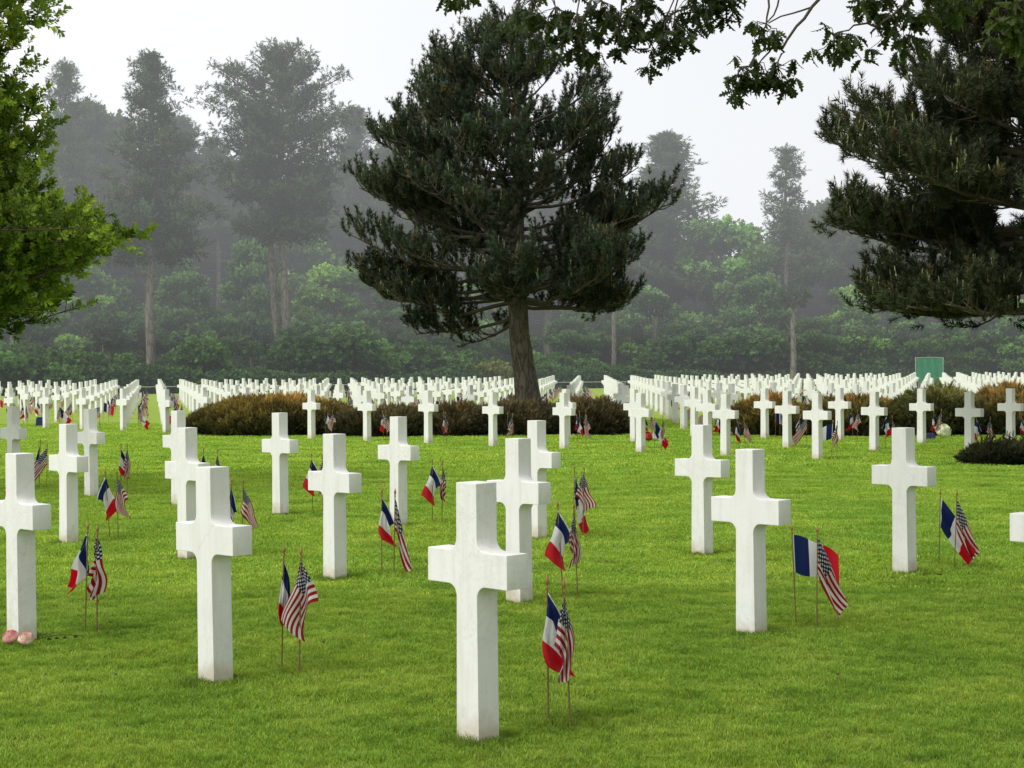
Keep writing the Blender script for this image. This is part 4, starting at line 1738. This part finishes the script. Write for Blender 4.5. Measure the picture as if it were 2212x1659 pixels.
def stem(p0, p1, label):
    mb = MB()
    p0, p1 = np.array(p0), np.array(p1)
    tube(mb, [p0 * (1 - t) + p1 * t + np.array([0, 0, .02 * math.sin(t * 3)]) for t in np.linspace(0, 1, 6)], [.0022] * 6, 5, (0.06, 0.10, .03))
    d = p1 - p0
    for t in (.3, .45, .6, .8):
        q_ = p0 + d * t
        for sg in (-1, 1):
            s_ = np.array([-d[1], d[0], 0])
            s_ = s_ / np.linalg.norm(s_) * sg
            mb.add(np.array([q_, q_ + s_ * .018 + d * .04 + [0, 0, .01], q_ + s_ * .03 + d * .09 + [0, 0, .004], q_ + s_ * .008 + d * .08]), [0, 1, 2, 3], 4, (.03, .055, .015))
    o = link("flower_stem", mb.mesh("flower_stem", M["leaves"]))
    tag(o, label, "stem")


fy = 9.02
rose((*at(27, 1388, fy)[:2], .025), .038, (.84, .30, .32), (.88, .62, .56), "pink rose lying at the foot of the leftmost large cross", name="rose")
rose((*at(56, 1393, fy - .05)[:2], .025), .036, (.85, .50, .42), (.90, .80, .70), "peach coloured rose lying beside the pink one on the grass", name="rose")
sp = at(60, 1390, fy)
stem((sp[0] + .02, fy - .02, .030), (sp[0] + .27, fy + .09, .034), "thin green rose stem trailing right over the grass")
sp = at(1400, 955, 32.9)
for k, (dx, c1, c2, lb) in enumerate([(-.16, (.5, .03, .03), (.25, .01, .01), "dark red flower in the wreath behind the right tip of the central bed"),
                                       (-.03, (.6, .05, .05), (.35, .02, .02), "middle red flower of the small grave wreath"),
                                       (.14, (.8, .8, .72), (.55, .65, .4), "white and green flower at the right of the small grave wreath")]):
    rose((sp[0] + dx, 32.7, .06), .085, c1, c2, lb, name="wreath_flower")
sp = at(2010, 950, 33.2)
rose((sp[0] + .18, 33.1, .08), .14, (.86, .86, .74), (.7, .75, .45), "large pale flower beside a blue box at a cross foot", name="pale_flower")


def small_box(loc, dims, mat, name, label, cat):
    bm = bmesh.new()
    bmesh.ops.create_cube(bm, size=1)
    for v_ in bm.verts:
        v_.co.x *= dims[0] * (1.0 if v_.co.z < 0 else .82)
        v_.co.y *= dims[1]
        v_.co.z *= dims[2]
    bmesh.ops.bevel(bm, geom=bm.edges[:], offset=min(dims) * .12, segments=2, affect="EDGES")
    me_ = bpy.data.meshes.new(name)
    bm.to_mesh(me_)
    bm.free()
    me_.materials.append(mat)
    o = link(name, me_, None, loc)
    o.rotation_euler = (0, 0, R(20))
    tag(o, label, cat)
    return o


M["blue"] = plain_mat("dark_blue_wrap", (0.02, 0.03, 0.13), .5)
small_box((sp[0] - .08, 33.0, .06), (.24, .16, .13), M["blue"], "blue_box", "small dark blue box on the grass at a cross foot before the right bed", "box")
sp = at(88, 918, 44.3)
small_box((sp[0], 44.3, .12), (.26, .16, .24), M["blue"], "blue_bag", "small blue bag leaning on a distant cross at far left", "bag")

mb = MB()
for (px_, py_, s_) in [(1463, 1128, .018), (1310, 1225, .014), (1700, 1220, .016), (2030, 1258, .03), (1925, 1287, .02), (700, 1400, .016), (1250, 1560, .02), (250, 1470, .015), (1810, 1480, .02), (420, 1190, .018)]:
    Yg = CAMZ * F / (py_ - 790)
    X_, _, _ = at(px_, py_, Yg)
    a_ = rng.uniform(0, 6.28)
    c_, q_ = math.cos(a_) * s_, math.sin(a_) * s_
    z_ = .035
    mb.add(np.array([(X_ - c_, Yg - q_, z_), (X_ + q_ * .5, Yg - c_ * .5, z_ + .012), (X_ + c_, Yg + q_, z_ + .004), (X_ - q_ * .5, Yg + c_ * .5, z_ + .014)]), [0, 1, 2, 3], 4, (.07, .045, .02))
o = link("fallen_leaves", mb.mesh("fallen_leaves", M["leaves"]))
tag(o, "few small brown leaves lying on the lawn", "leaves", kind="stuff")

# ------------------------------------------------------------------ green sheet on posts behind the far crosses
gy = 103.0
gx0, _, gz1 = at(1979, 773, gy)
gx1 = at(2036, 773, gy)[0]
root = empty("green_screen", ((gx0 + gx1) / 2, gy, 0))
wd_ = (gx1 - gx0) / 2
mb = MB()
nU, nV = 13, 9
V = []
for a in range(nU):
    for b in range(nV):
        u_ = a / (nU - 1) * 2 - 1
        zz = .12 + (gz1 - .12) * b / (nV - 1)
        V.append((u_ * wd_ * (1 - .05 * (1 - b / (nV - 1))), .05 * math.sin(a * 1.9 + b * .3), zz - (.04 * (1 - u_ * u_) if b == nV - 1 else 0)))
fs = [(a * nV + b, (a + 1) * nV + b, (a + 1) * nV + b + 1, a * nV + b + 1) for a in range(nU - 1) for b in range(nV - 1)]
mb.add(np.array(V), np.array(fs).ravel(), 4)
link("sheet", mb.mesh("sheet", M["green_tarp"], True), root)
for sg in (-1, 1):
    mb = MB()
    tube(mb, [(0, 0, -.05), (0, 0, gz1 / 2), (0, 0, gz1 + .03)], [.03, .03, .03], 8)
    link("post", mb.mesh("post", M["grey_metal"], True), root, (sg * (wd_ + .03), 0, 0))
mb = MB()
tube(mb, [(-wd_, .02, gz1 + .01), (wd_, .02, gz1 + .01)], [.02, .02], 6)
link("rail", mb.mesh("rail", M["grey_metal"], True), root)
tag(root, "square green sheet on posts standing behind the far right crosses", "screen")


# ------------------------------------------------------------------ hedge, fence and forest
def hedge_y(x):
    return 112.0 + 0.45 * x


FT = [spray_template(8, .30, .26, .10, 31), spray_template(8, .34, .24, .10, 32)]
FP = [brush_template(13, .55, .36, .035, .9, seed=33), brush_template(13, .5, .34, .035, 1.0, seed=34)]


def leaf_blob(mb, centre, rad, n, c_lo, c_hi, tm=FT, sc=1.0, rg=None, shell=.55):
    rg = rg or rng
    kk = rg.uniform(.7, 1.3)
    c_hi = np.array(c_hi) * kk
    d = rg.normal(size=(n, 3))
    d /= np.linalg.norm(d, axis=1, keepdims=True)
    r = rg.uniform(shell, 1.0, n)[:, None]
    pos = np.array(centre) + d * r * np.array(rad)
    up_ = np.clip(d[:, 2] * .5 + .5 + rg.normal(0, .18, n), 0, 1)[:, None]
    col = (np.array(c_lo) * (1 - up_) + np.array(c_hi) * up_) * rg.uniform(.75, 1.25, (n, 1))  # top light painted in: upper sprays brighter, undersides darker
    dd = d + rg.normal(0, .5, (n, 3)) + np.array([0, 0, .3])
    m = rg.random(n) < .5
    stamp(mb, *tm[0], 3, pos[m], frames(dd[m]), sc * rg.uniform(.7, 1.3, m.sum()), col[m])
    stamp(mb, *tm[1], 3, pos[~m], frames(dd[~m]), sc * rg.uniform(.7, 1.3, (~m).sum()), col[~m])


# low clipped hedge: one continuous thing along the cemetery edge
mb = MB()
x = -40.0
HT = [spray_template(8, .16, .14, .055, 41), spray_template(8, .18, .13, .055, 42)]
while x < 46:
    y = hedge_y(x)
    hh = 1.0 + .28 * math.sin(x * .23 + 1) + .12 * math.sin(x * 1.1)
    if x < -9:
        hh += .25
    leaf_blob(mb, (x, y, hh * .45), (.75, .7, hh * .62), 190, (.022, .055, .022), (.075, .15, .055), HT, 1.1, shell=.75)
    x += .55
o = link("hedge", mb.mesh("hedge", M["far_leaves"]))
tag(o, "low dark green hedge closing the cemetery before the forest", "hedge")

# thin rail fence in front of the hedge
root = empty("rail_fence", (0, hedge_y(0) - 1.4, 0))
mb = MB()
pts = [(x_, hedge_y(x_) - 1.4 - (hedge_y(0) - 1.4), .42) for x_ in np.linspace(-40, 46, 30)]
tube(mb, pts, [.028] * 30, 5)
link("rail", mb.mesh("rail", M["grey_metal"], True), root)
pm = MB()
tube(pm, [(0, 0, -.05), (0, 0, .2), (0, 0, .46)], [.03, .03, .03], 6)
pmesh = pm.mesh("post", M["grey_metal"], True)
for x_ in np.linspace(-40, 46, 30):
    link("post", pmesh, root, (x_, hedge_y(x_) - 1.4 - (hedge_y(0) - 1.4), 0))
tag(root, "thin low grey rail fence at the foot of the forest hedge", "fence")

# undergrowth bushes along the forest foot, countable
BUSH_M = []
for v_ in range(4):
    mb = MB()
    rg = np.random.default_rng(300 + v_)
    for k in range(9):
        leaf_blob(mb, (rg.uniform(-1.6, 1.6), rg.uniform(-1, 1), rg.uniform(.5, 1.9)), (rg.uniform(.7, 1.1), .8, rg.uniform(.6, .9)), 150,
                  (.024, .058, .022), (.10, .19, .060), HT, 1.5, rg, .6)
    BUSH_M.append(mb.mesh("forest_bush", M["far_leaves"]))
BUSHES = [(-2, 1.0, 0), (70, .9, 1), (140, .85, 2), (250, .8, 3), (430, 1.1, 0), (520, .7, 1), (640, 1.15, 2), (730, 1.5, 3), (800, 1.0, 0), (900, 1.2, 1), (985, .9, 2), (1075, .65, 3),
          (1200, .95, 1), (1260, .8, 0), (1420, 1.05, 2), (1500, 1.25, 3), (1590, 1.6, 0), (1680, 1.3, 1), (1760, 1.35, 2), (1850, 1.1, 3), (1930, 1.0, 0), (2070, 1.2, 1), (2150, 1.0, 2), (2220, 1.2, 3)]
mb = MB()
rg = np.random.default_rng(399)
for k in range(10):
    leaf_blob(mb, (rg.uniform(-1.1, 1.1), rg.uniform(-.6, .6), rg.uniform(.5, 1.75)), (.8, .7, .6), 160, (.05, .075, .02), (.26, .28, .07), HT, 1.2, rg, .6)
BUSH_M.append(mb.mesh("forest_bush", M["far_leaves"]))
BUSHES = [(a_, b_, 4) if a_ == 1075 else (a_, b_, c__) for a_, b_, c__ in BUSHES]
BUSHES = [(a_, .72, c__) if a_ == 1075 else (a_, b_, c__) for a_, b_, c__ in BUSHES]
for (px, s, v_) in BUSHES:
    X0 = at(px, 800, 114)[0]
    Yb_ = hedge_y(X0) + 2.2 + random.uniform(-.4, 1.2) - (3.6 if px == 1075 else 0)
    X0 = at(px, 800, Yb_)[0]
    o = link("forest_bush", BUSH_M[v_], None, (X0, Yb_, 0))
    o.scale = (s * random.uniform(.95, 1.3), s, s * random.uniform(.85, 1.1))
    o.rotation_euler = (0, 0, random.uniform(-.3, .3))
    if px == 1075:
        tag(o, "small rounded yellow green bush left of the central pine trunk", "bush", None)
    else:
        tag(o, "leafy green bush growing at the foot of the misty forest", "bush", "leafy bushes along the forest foot")


def forest_pine(kind, seed, H, crown0, width, name="forest_pine", lean=0.0, double=False):
    """tall forest pine: bare trunk, foliage from crown0 to H"""
    rg = np.random.default_rng(seed)
    tb, cb = MB(), MB()
    n = 9
    zs = np.linspace(-.2, H * .97, n)
    wob = np.cumsum(rg.normal(0, .12, (n, 2)), 0)
    wob -= wob[0]
    pts = np.stack([wob[:, 0] + lean * zs / H, wob[:, 1], zs], 1)
    tube(tb, pts, np.interp(zs / H, [0, .1, .5, 1], [.36, .30, .21, .04]), 9, lump=.04)
    if double:
        pts2 = pts + np.array([-1.0, .4, 0]) * np.linspace(.5, 1.3, n)[:, None]
        tube(tb, pts2, np.interp(zs / H, [0, .1, .5, 1], [.34, .28, .19, .04]), 9, lump=.04)
    z = crown0
    while z < H:
        f = (z - crown0) / (H - crown0)
        if kind == "cone":
            w = width * (1.04 - f) ** .9 * (0.7 + .3 * min(1, f * 4)) * (.92 + .12 * math.sin(z * 2.6 + seed))
        elif kind == "dome":
            w = width * math.sqrt(max(.02, 1 - (max(0, f - .3) / .72) ** 2)) * (.6 + .4 * min(1, f * 2.5)) * (.86 + .16 * math.sin(z * 2.1 + seed))
        else:
            w = width * (.78 + .22 * math.sin(f * 9 + seed)) * (1.03 - f) ** .8
        nb = {"cone": 8, "dome": 11, "sparse": 6}[kind]
        for b in range(nb):
            az = rg.uniform(0, 2 * math.pi)
            L = w * rg.uniform(.5, 1.12)
            p0 = np.array([np.interp(z, zs, pts[:, 0]), np.interp(z, zs, pts[:, 1]), z])
            d = np.array([math.cos(az), math.sin(az), rg.uniform(.05, .3) + .5 * f])
            tip = p0 + d * L
            tube(tb, [p0, p0 * .5 + tip * .5 + [0, 0, -.15], tip], [.07, .05, .02], 4)
            m = max(3, int(L * 1.9))
            for k in range(m):
                q = p0 + (tip - p0) * (0.3 + .72 * (k + rg.uniform(0, 1)) / m) + rg.normal(0, .25, 3) * np.array([1, 1, .5])
                tf = max(.42, 1.05 - .62 * f)
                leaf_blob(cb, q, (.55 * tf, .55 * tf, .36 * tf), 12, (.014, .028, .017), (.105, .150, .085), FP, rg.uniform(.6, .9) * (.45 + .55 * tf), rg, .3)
        z += .62 if kind != "sparse" else .8
    # dead twigs below the crown
    for k in range(7):
        zz = rg.uniform(crown0 * .75, crown0 * 1.05)
        az = rg.uniform(0, 6.28)
        p0 = np.array([np.interp(zz, zs, pts[:, 0]), 0, zz])
        tube(tb, [p0, p0 + np.array([math.cos(az), math.sin(az), .1]) * rg.uniform(.6, 1.8)], [.04, .015], 4)
    for k in range(16):      # pointed leader
        leaf_blob(cb, np.array([pts[-1][0], pts[-1][1], H - .05 - k * .14]) + rg.normal(0, .04 + .022 * k, 3), (.2 + .02 * k, .2 + .02 * k, .22), 7,
                  (.014, .028, .017), (.105, .150, .085), FP, .55, rg, .3)
    root = empty(name)
    link("trunk", tb.mesh("trunk", M["farbark"], True), root)
    link("crown", cb.mesh("crown", M["far_leaves"]), root)
    return root


def forest_broad(seed, H, width, c_lo, c_hi, name="forest_broadleaf", base=.2):
    rg = np.random.default_rng(seed)
    tb, cb = MB(), MB()
    n = 7
    zs = np.linspace(-.2, H * .75, n)
    wob = np.cumsum(rg.normal(0, .15, (n, 2)), 0)
    pts = np.stack([wob[:, 0], wob[:, 1], zs], 1)
    tube(tb, pts, np.linspace(.22, .05, n), 7)
    nb = int(42 * (H / 12))
    for k in range(nb):
        f = rg.uniform(base, 1)
        w = width * math.sqrt(max(.06, 1 - (2 * f - 1.0 - .05) ** 2 * .85))
        a = rg.uniform(0, 6.283)
        r = math.sqrt(rg.uniform(.1, 1)) * w * .82
        c = np.array([math.cos(a) * r, math.sin(a) * r, f * H * .94])
        s = rg.uniform(.75, 1.35)
        if k % 3 == 0:
            p0 = np.array([0, 0, c[2] * .7])
            tube(tb, [p0, (p0 + c) / 2, c], [.07, .045, .02], 4)
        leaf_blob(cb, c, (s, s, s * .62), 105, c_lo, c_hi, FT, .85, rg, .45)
    root = empty(name)
    link("trunk", tb.mesh("trunk", M["farbark"], True), root)
    link("crown", cb.mesh("crown", M["far_leaves"]), root)
    return root


def place(root, px, Y, H_now, top_py, label, group=None, wx=1.0, rot=0.0):
    X0, _, ztop = at(px, top_py, Y)
    root.location = (X0, Y, 0)
    s = ztop / H_now
    root.scale = (s * wx, s * wx, s)
    root.rotation_euler = (0, 0, rot)
    tag(root, label, "tree", group)


PA = forest_pine("cone", 401, 22, 8.5, 5.2)
PB = forest_pine("dome", 402, 22, 10.0, 5.6, double=True)
PC = forest_pine("sparse", 403, 22, 9.5, 4.2)
PD = forest_pine("cone", 404, 18, 6.5, 3.8)
PE = forest_pine("dome", 405, 20, 9, 4.4)
BA = forest_broad(501, 12, 4.2, (.045, .10, .028), (.27, .44, .12))
BB = forest_broad(502, 12, 3.6, (.032, .072, .024), (.14, .25, .075))
BC = forest_broad(503, 9, 3.4, (.030, .066, .024), (.11, .20, .065))

place(PA, 318, 107.5, 22, 118, "tall straight pine with pale bare trunk and pointed crown at left")
place(PB, 628, 111, 22, 122, "tall pine with twin trunk and broad rounded crown left of centre")
place(PC, 130, 126, 22, 140, "tall loose crowned pine behind the left leafy tree")
place(PD, 1452, 132, 18, 290, "pine with narrow ragged crown right of the central pine", wx=1.6)
c_ = copy_tree(PC)
place(c_, 1700, 128, 22, 318, "thin pine with a small tufted top between the two near pines", wx=1.2, rot=2.0)
c_ = copy_tree(PE)
place(c_, 1325, 119, 20, 420, "shorter forest pine half hidden by the central pine's right side", wx=.9, rot=1)
place(PE, 880, 130, 20, 250, "forest pine mostly hidden behind the left side of the central pine", wx=.8)
place(BA, 1575, 130, 12, 455, "pale green rounded broadleaf tree between the forest pines at right")
place(BB, 545, 120, 12, 520, "light green broadleaf tree under the twin trunked pine", wx=.8)
more = [  # source, px, Y, H, top py, wx, rot
    (PD, 215, 134, 18, 230, 1.3, 1.1), (PA, 20, 130, 22, 250, 1.0, 2.2), (PC, 470, 136, 22, 300, 1.1, 3.0), (PD, 400, 138, 18, 260, 1.3, 2.0),
    (PA, 760, 138, 22, 235, 1.0, .7), (PC, 1000, 140, 22, 290, 1.0, 1.9), (PD, 1180, 138, 18, 350, 1.3, 4), (PE, 1820, 134, 20, 440, 1.0, 2.6),
    (PC, 1960, 136, 22, 470, 1.0, 1.2), (PD, 2110, 136, 18, 430, 1.5, .4), (PE, 2230, 130, 20, 480, 1.0, 1.7), (PD, 1400, 140, 18, 400, 1.5, 3.3),
]
for (src, px, Y, H, top, wx, rot) in more:
    c_ = copy_tree(src)
    place(c_, px, Y, H, top, "grey green pine fading into the mist behind the front trees", "misty pines of the back forest", wx, rot)
broads = [
    (BC, 60, 118, 9, 640, 1.2, 0), (BA, 180, 126, 12, 560, 1.1, 1), (BC, 265, 119, 9, 680, 1.0, 2), (BB, 400, 121, 12, 590, 1.1, 3), (BC, 480, 116, 9, 690, 1.0, 4),
    (BA, 720, 125, 12, 560, 1.2, 5), (BC, 700, 119, 9, 690, 1.1, .5), (BB, 840, 122, 12, 600, 1.1, 1.5), (BC, 930, 119, 9, 690, 1.2, 2.5), (BA, 1010, 126, 12, 600, 1.1, 3.5),
    (BC, 1230, 120, 9, 690, 1.2, 4.5), (BB, 1300, 128, 12, 590, 1.2, 5.5), (BA, 1400, 127, 12, 610, 1.0, .3), (BC, 1480, 120, 9, 700, 1.2, 1.3), (BB, 1640, 123, 12, 600, 1.1, 2.3),
    (BA, 1660, 124, 12, 640, .8, 3.3), (BC, 1760, 121, 9, 690, 1.2, 4.3), (BA, 1850, 126, 12, 610, 1.2, 5.3), (BB, 1960, 126, 12, 640, 1.2, .8), (BC, 2050, 122, 9, 700, 1.2, 1.8),
    (BB, 2130, 128, 12, 600, 1.2, 2.8), (BA, 2210, 126, 12, 640, 1.1, 3.8), (BC, 1105, 121, 9, 700, 1.1, 3.1), (BB, 330, 130, 12, 500, 1.3, 2.1), (BA, 620, 134, 12, 480, 1.2, 1.2),
]
for (src, px, Y, H, top, wx, rot) in broads:
    c_ = copy_tree(src)
    place(c_, px, Y, H, top, "misty broadleaf tree filling the forest between the pine trunks", "broadleaf trees inside the forest edge", wx, rot)
place(BC, -30, 122, 9, 640, "misty broadleaf tree filling the forest between the pine trunks", "broadleaf trees inside the forest edge", 1.2)

# slim birch like stems seen at the forest foot
for k, (px, top, Y) in enumerate([(222, 700, 114), (236, 730, 114.5), (1415, 660, 121), (1712, 640, 118)]):
    X0, _, zt = at(px, top, Y)
    mb = MB()
    tube(mb, [(0, 0, -.1), (.06, 0, zt * .35), (.0, 0, zt * .7), (.12, 0, zt)], [.11, .09, .07, .03] if k < 2 else [.24, .2, .15, .08], 7)
    for q in range(5):
        z_ = zt * (.5 + .1 * q)
        a = q * 2.2
        tube(mb, [(0.02, 0, z_), (math.cos(a) * .6, math.sin(a) * .6, z_ + .5)], [.03, .01], 4)
    root = empty("slim_tree", (X0, Y, 0))
    link("trunk", mb.mesh("trunk", M["farbark"], True), root)
    mb = MB()
    leaf_blob(mb, (0, 0, zt), (1.1, 1.0, .7), 130, (.018, .04, .015), (.05, .09, .03), FT, .8)
    link("crown", mb.mesh("crown", M["far_leaves"]), root)
    tag(root, ["slim pale stemmed young tree at the forest foot, left of the tall pine", "second slim young tree close beside the pale stemmed one",
               "slender grey trunk showing right of the central pine's crown", "grey bare trunk rising from bushes right of centre"][k], "tree")

# dark wood further in: reads as one mass
mb = MB()
rg = np.random.default_rng(77)
for k in range(2500):
    x_ = rg.uniform(-52, 56)
    y_ = 142 + .2 * x_ + rg.uniform(0, 9)
    hm = 11.5 + 2.2 * math.sin(x_ * .19 + 2) + 1.3 * math.sin(x_ * .53)
    hm += 6.5 * min(1, max(0, (4 - x_) / 8))
    if x_ < 0:
        hm += 1.6 * math.sin(x_ * .7)
    z_ = hm * rg.uniform(.02, 1) ** .8
    leaf_blob(mb, (x_, y_, z_), (1.7, 1.2, 1.2), 42, (.018, .036, .018), (.065, .115, .052), FT, 1.9, rg, .4)
o = link("woods", mb.mesh("woods", M["far_leaves"]))
tag(o, "dark misty depth of the wood behind the front trees", "wood", kind="stuff")

# ------------------------------------------------------------------ mist hanging in front of and inside the forest
def mist_mat(dens):
    m, nt, out = new_mat("mist")
    ab = nd(nt, "ShaderNodeVolumeAbsorption")
    ab.inputs["Color"].default_value = (0, 0, 0, 1)
    ab.inputs["Density"].default_value = dens
    em = nd(nt, "ShaderNodeEmission")
    em.inputs["Color"].default_value = (0.84, 0.88, 0.90, 1)
    em.inputs["Strength"].default_value = dens * 1.17  # added glow stands in for daylight scattered by the mist
    add = nd(nt, "ShaderNodeAddShader")
    nt.links.new(ab.outputs[0], add.inputs[0])
    nt.links.new(em.outputs[0], add.inputs[1])
    nt.links.new(add.outputs[0], out.inputs["Volume"])
    return m


def mist_slab(z0, z1, y0, y1, dens):
    me_ = bpy.data.meshes.new("mist")
    x0, x1 = -140, 140
    vs = [(x, y, z) for z in (z0, z1) for (x, y) in ((x0, y0), (x1, y0), (x1, y1), (x0, y1))]
    me_.from_pydata(vs, [], [(3, 2, 1, 0), (4, 5, 6, 7), (0, 1, 5, 4), (1, 2, 6, 5), (2, 3, 7, 6), (3, 0, 4, 7)])
    me_.materials.append(mist_mat(dens))
    o = link("mist", me_)
    tag(o, "thin grey mist hanging before and among the forest trees", "mist", kind="stuff")


MD = [(-0.5, 3.0, .0008), (3.01, 6.0, .0013), (6.01, 9.0, .0017), (9.01, 13.0, .0020), (13.01, 40.0, .0022)]
for z0, z1, dn in MD:
    mist_slab(z0, z1, 48, 175, dn)
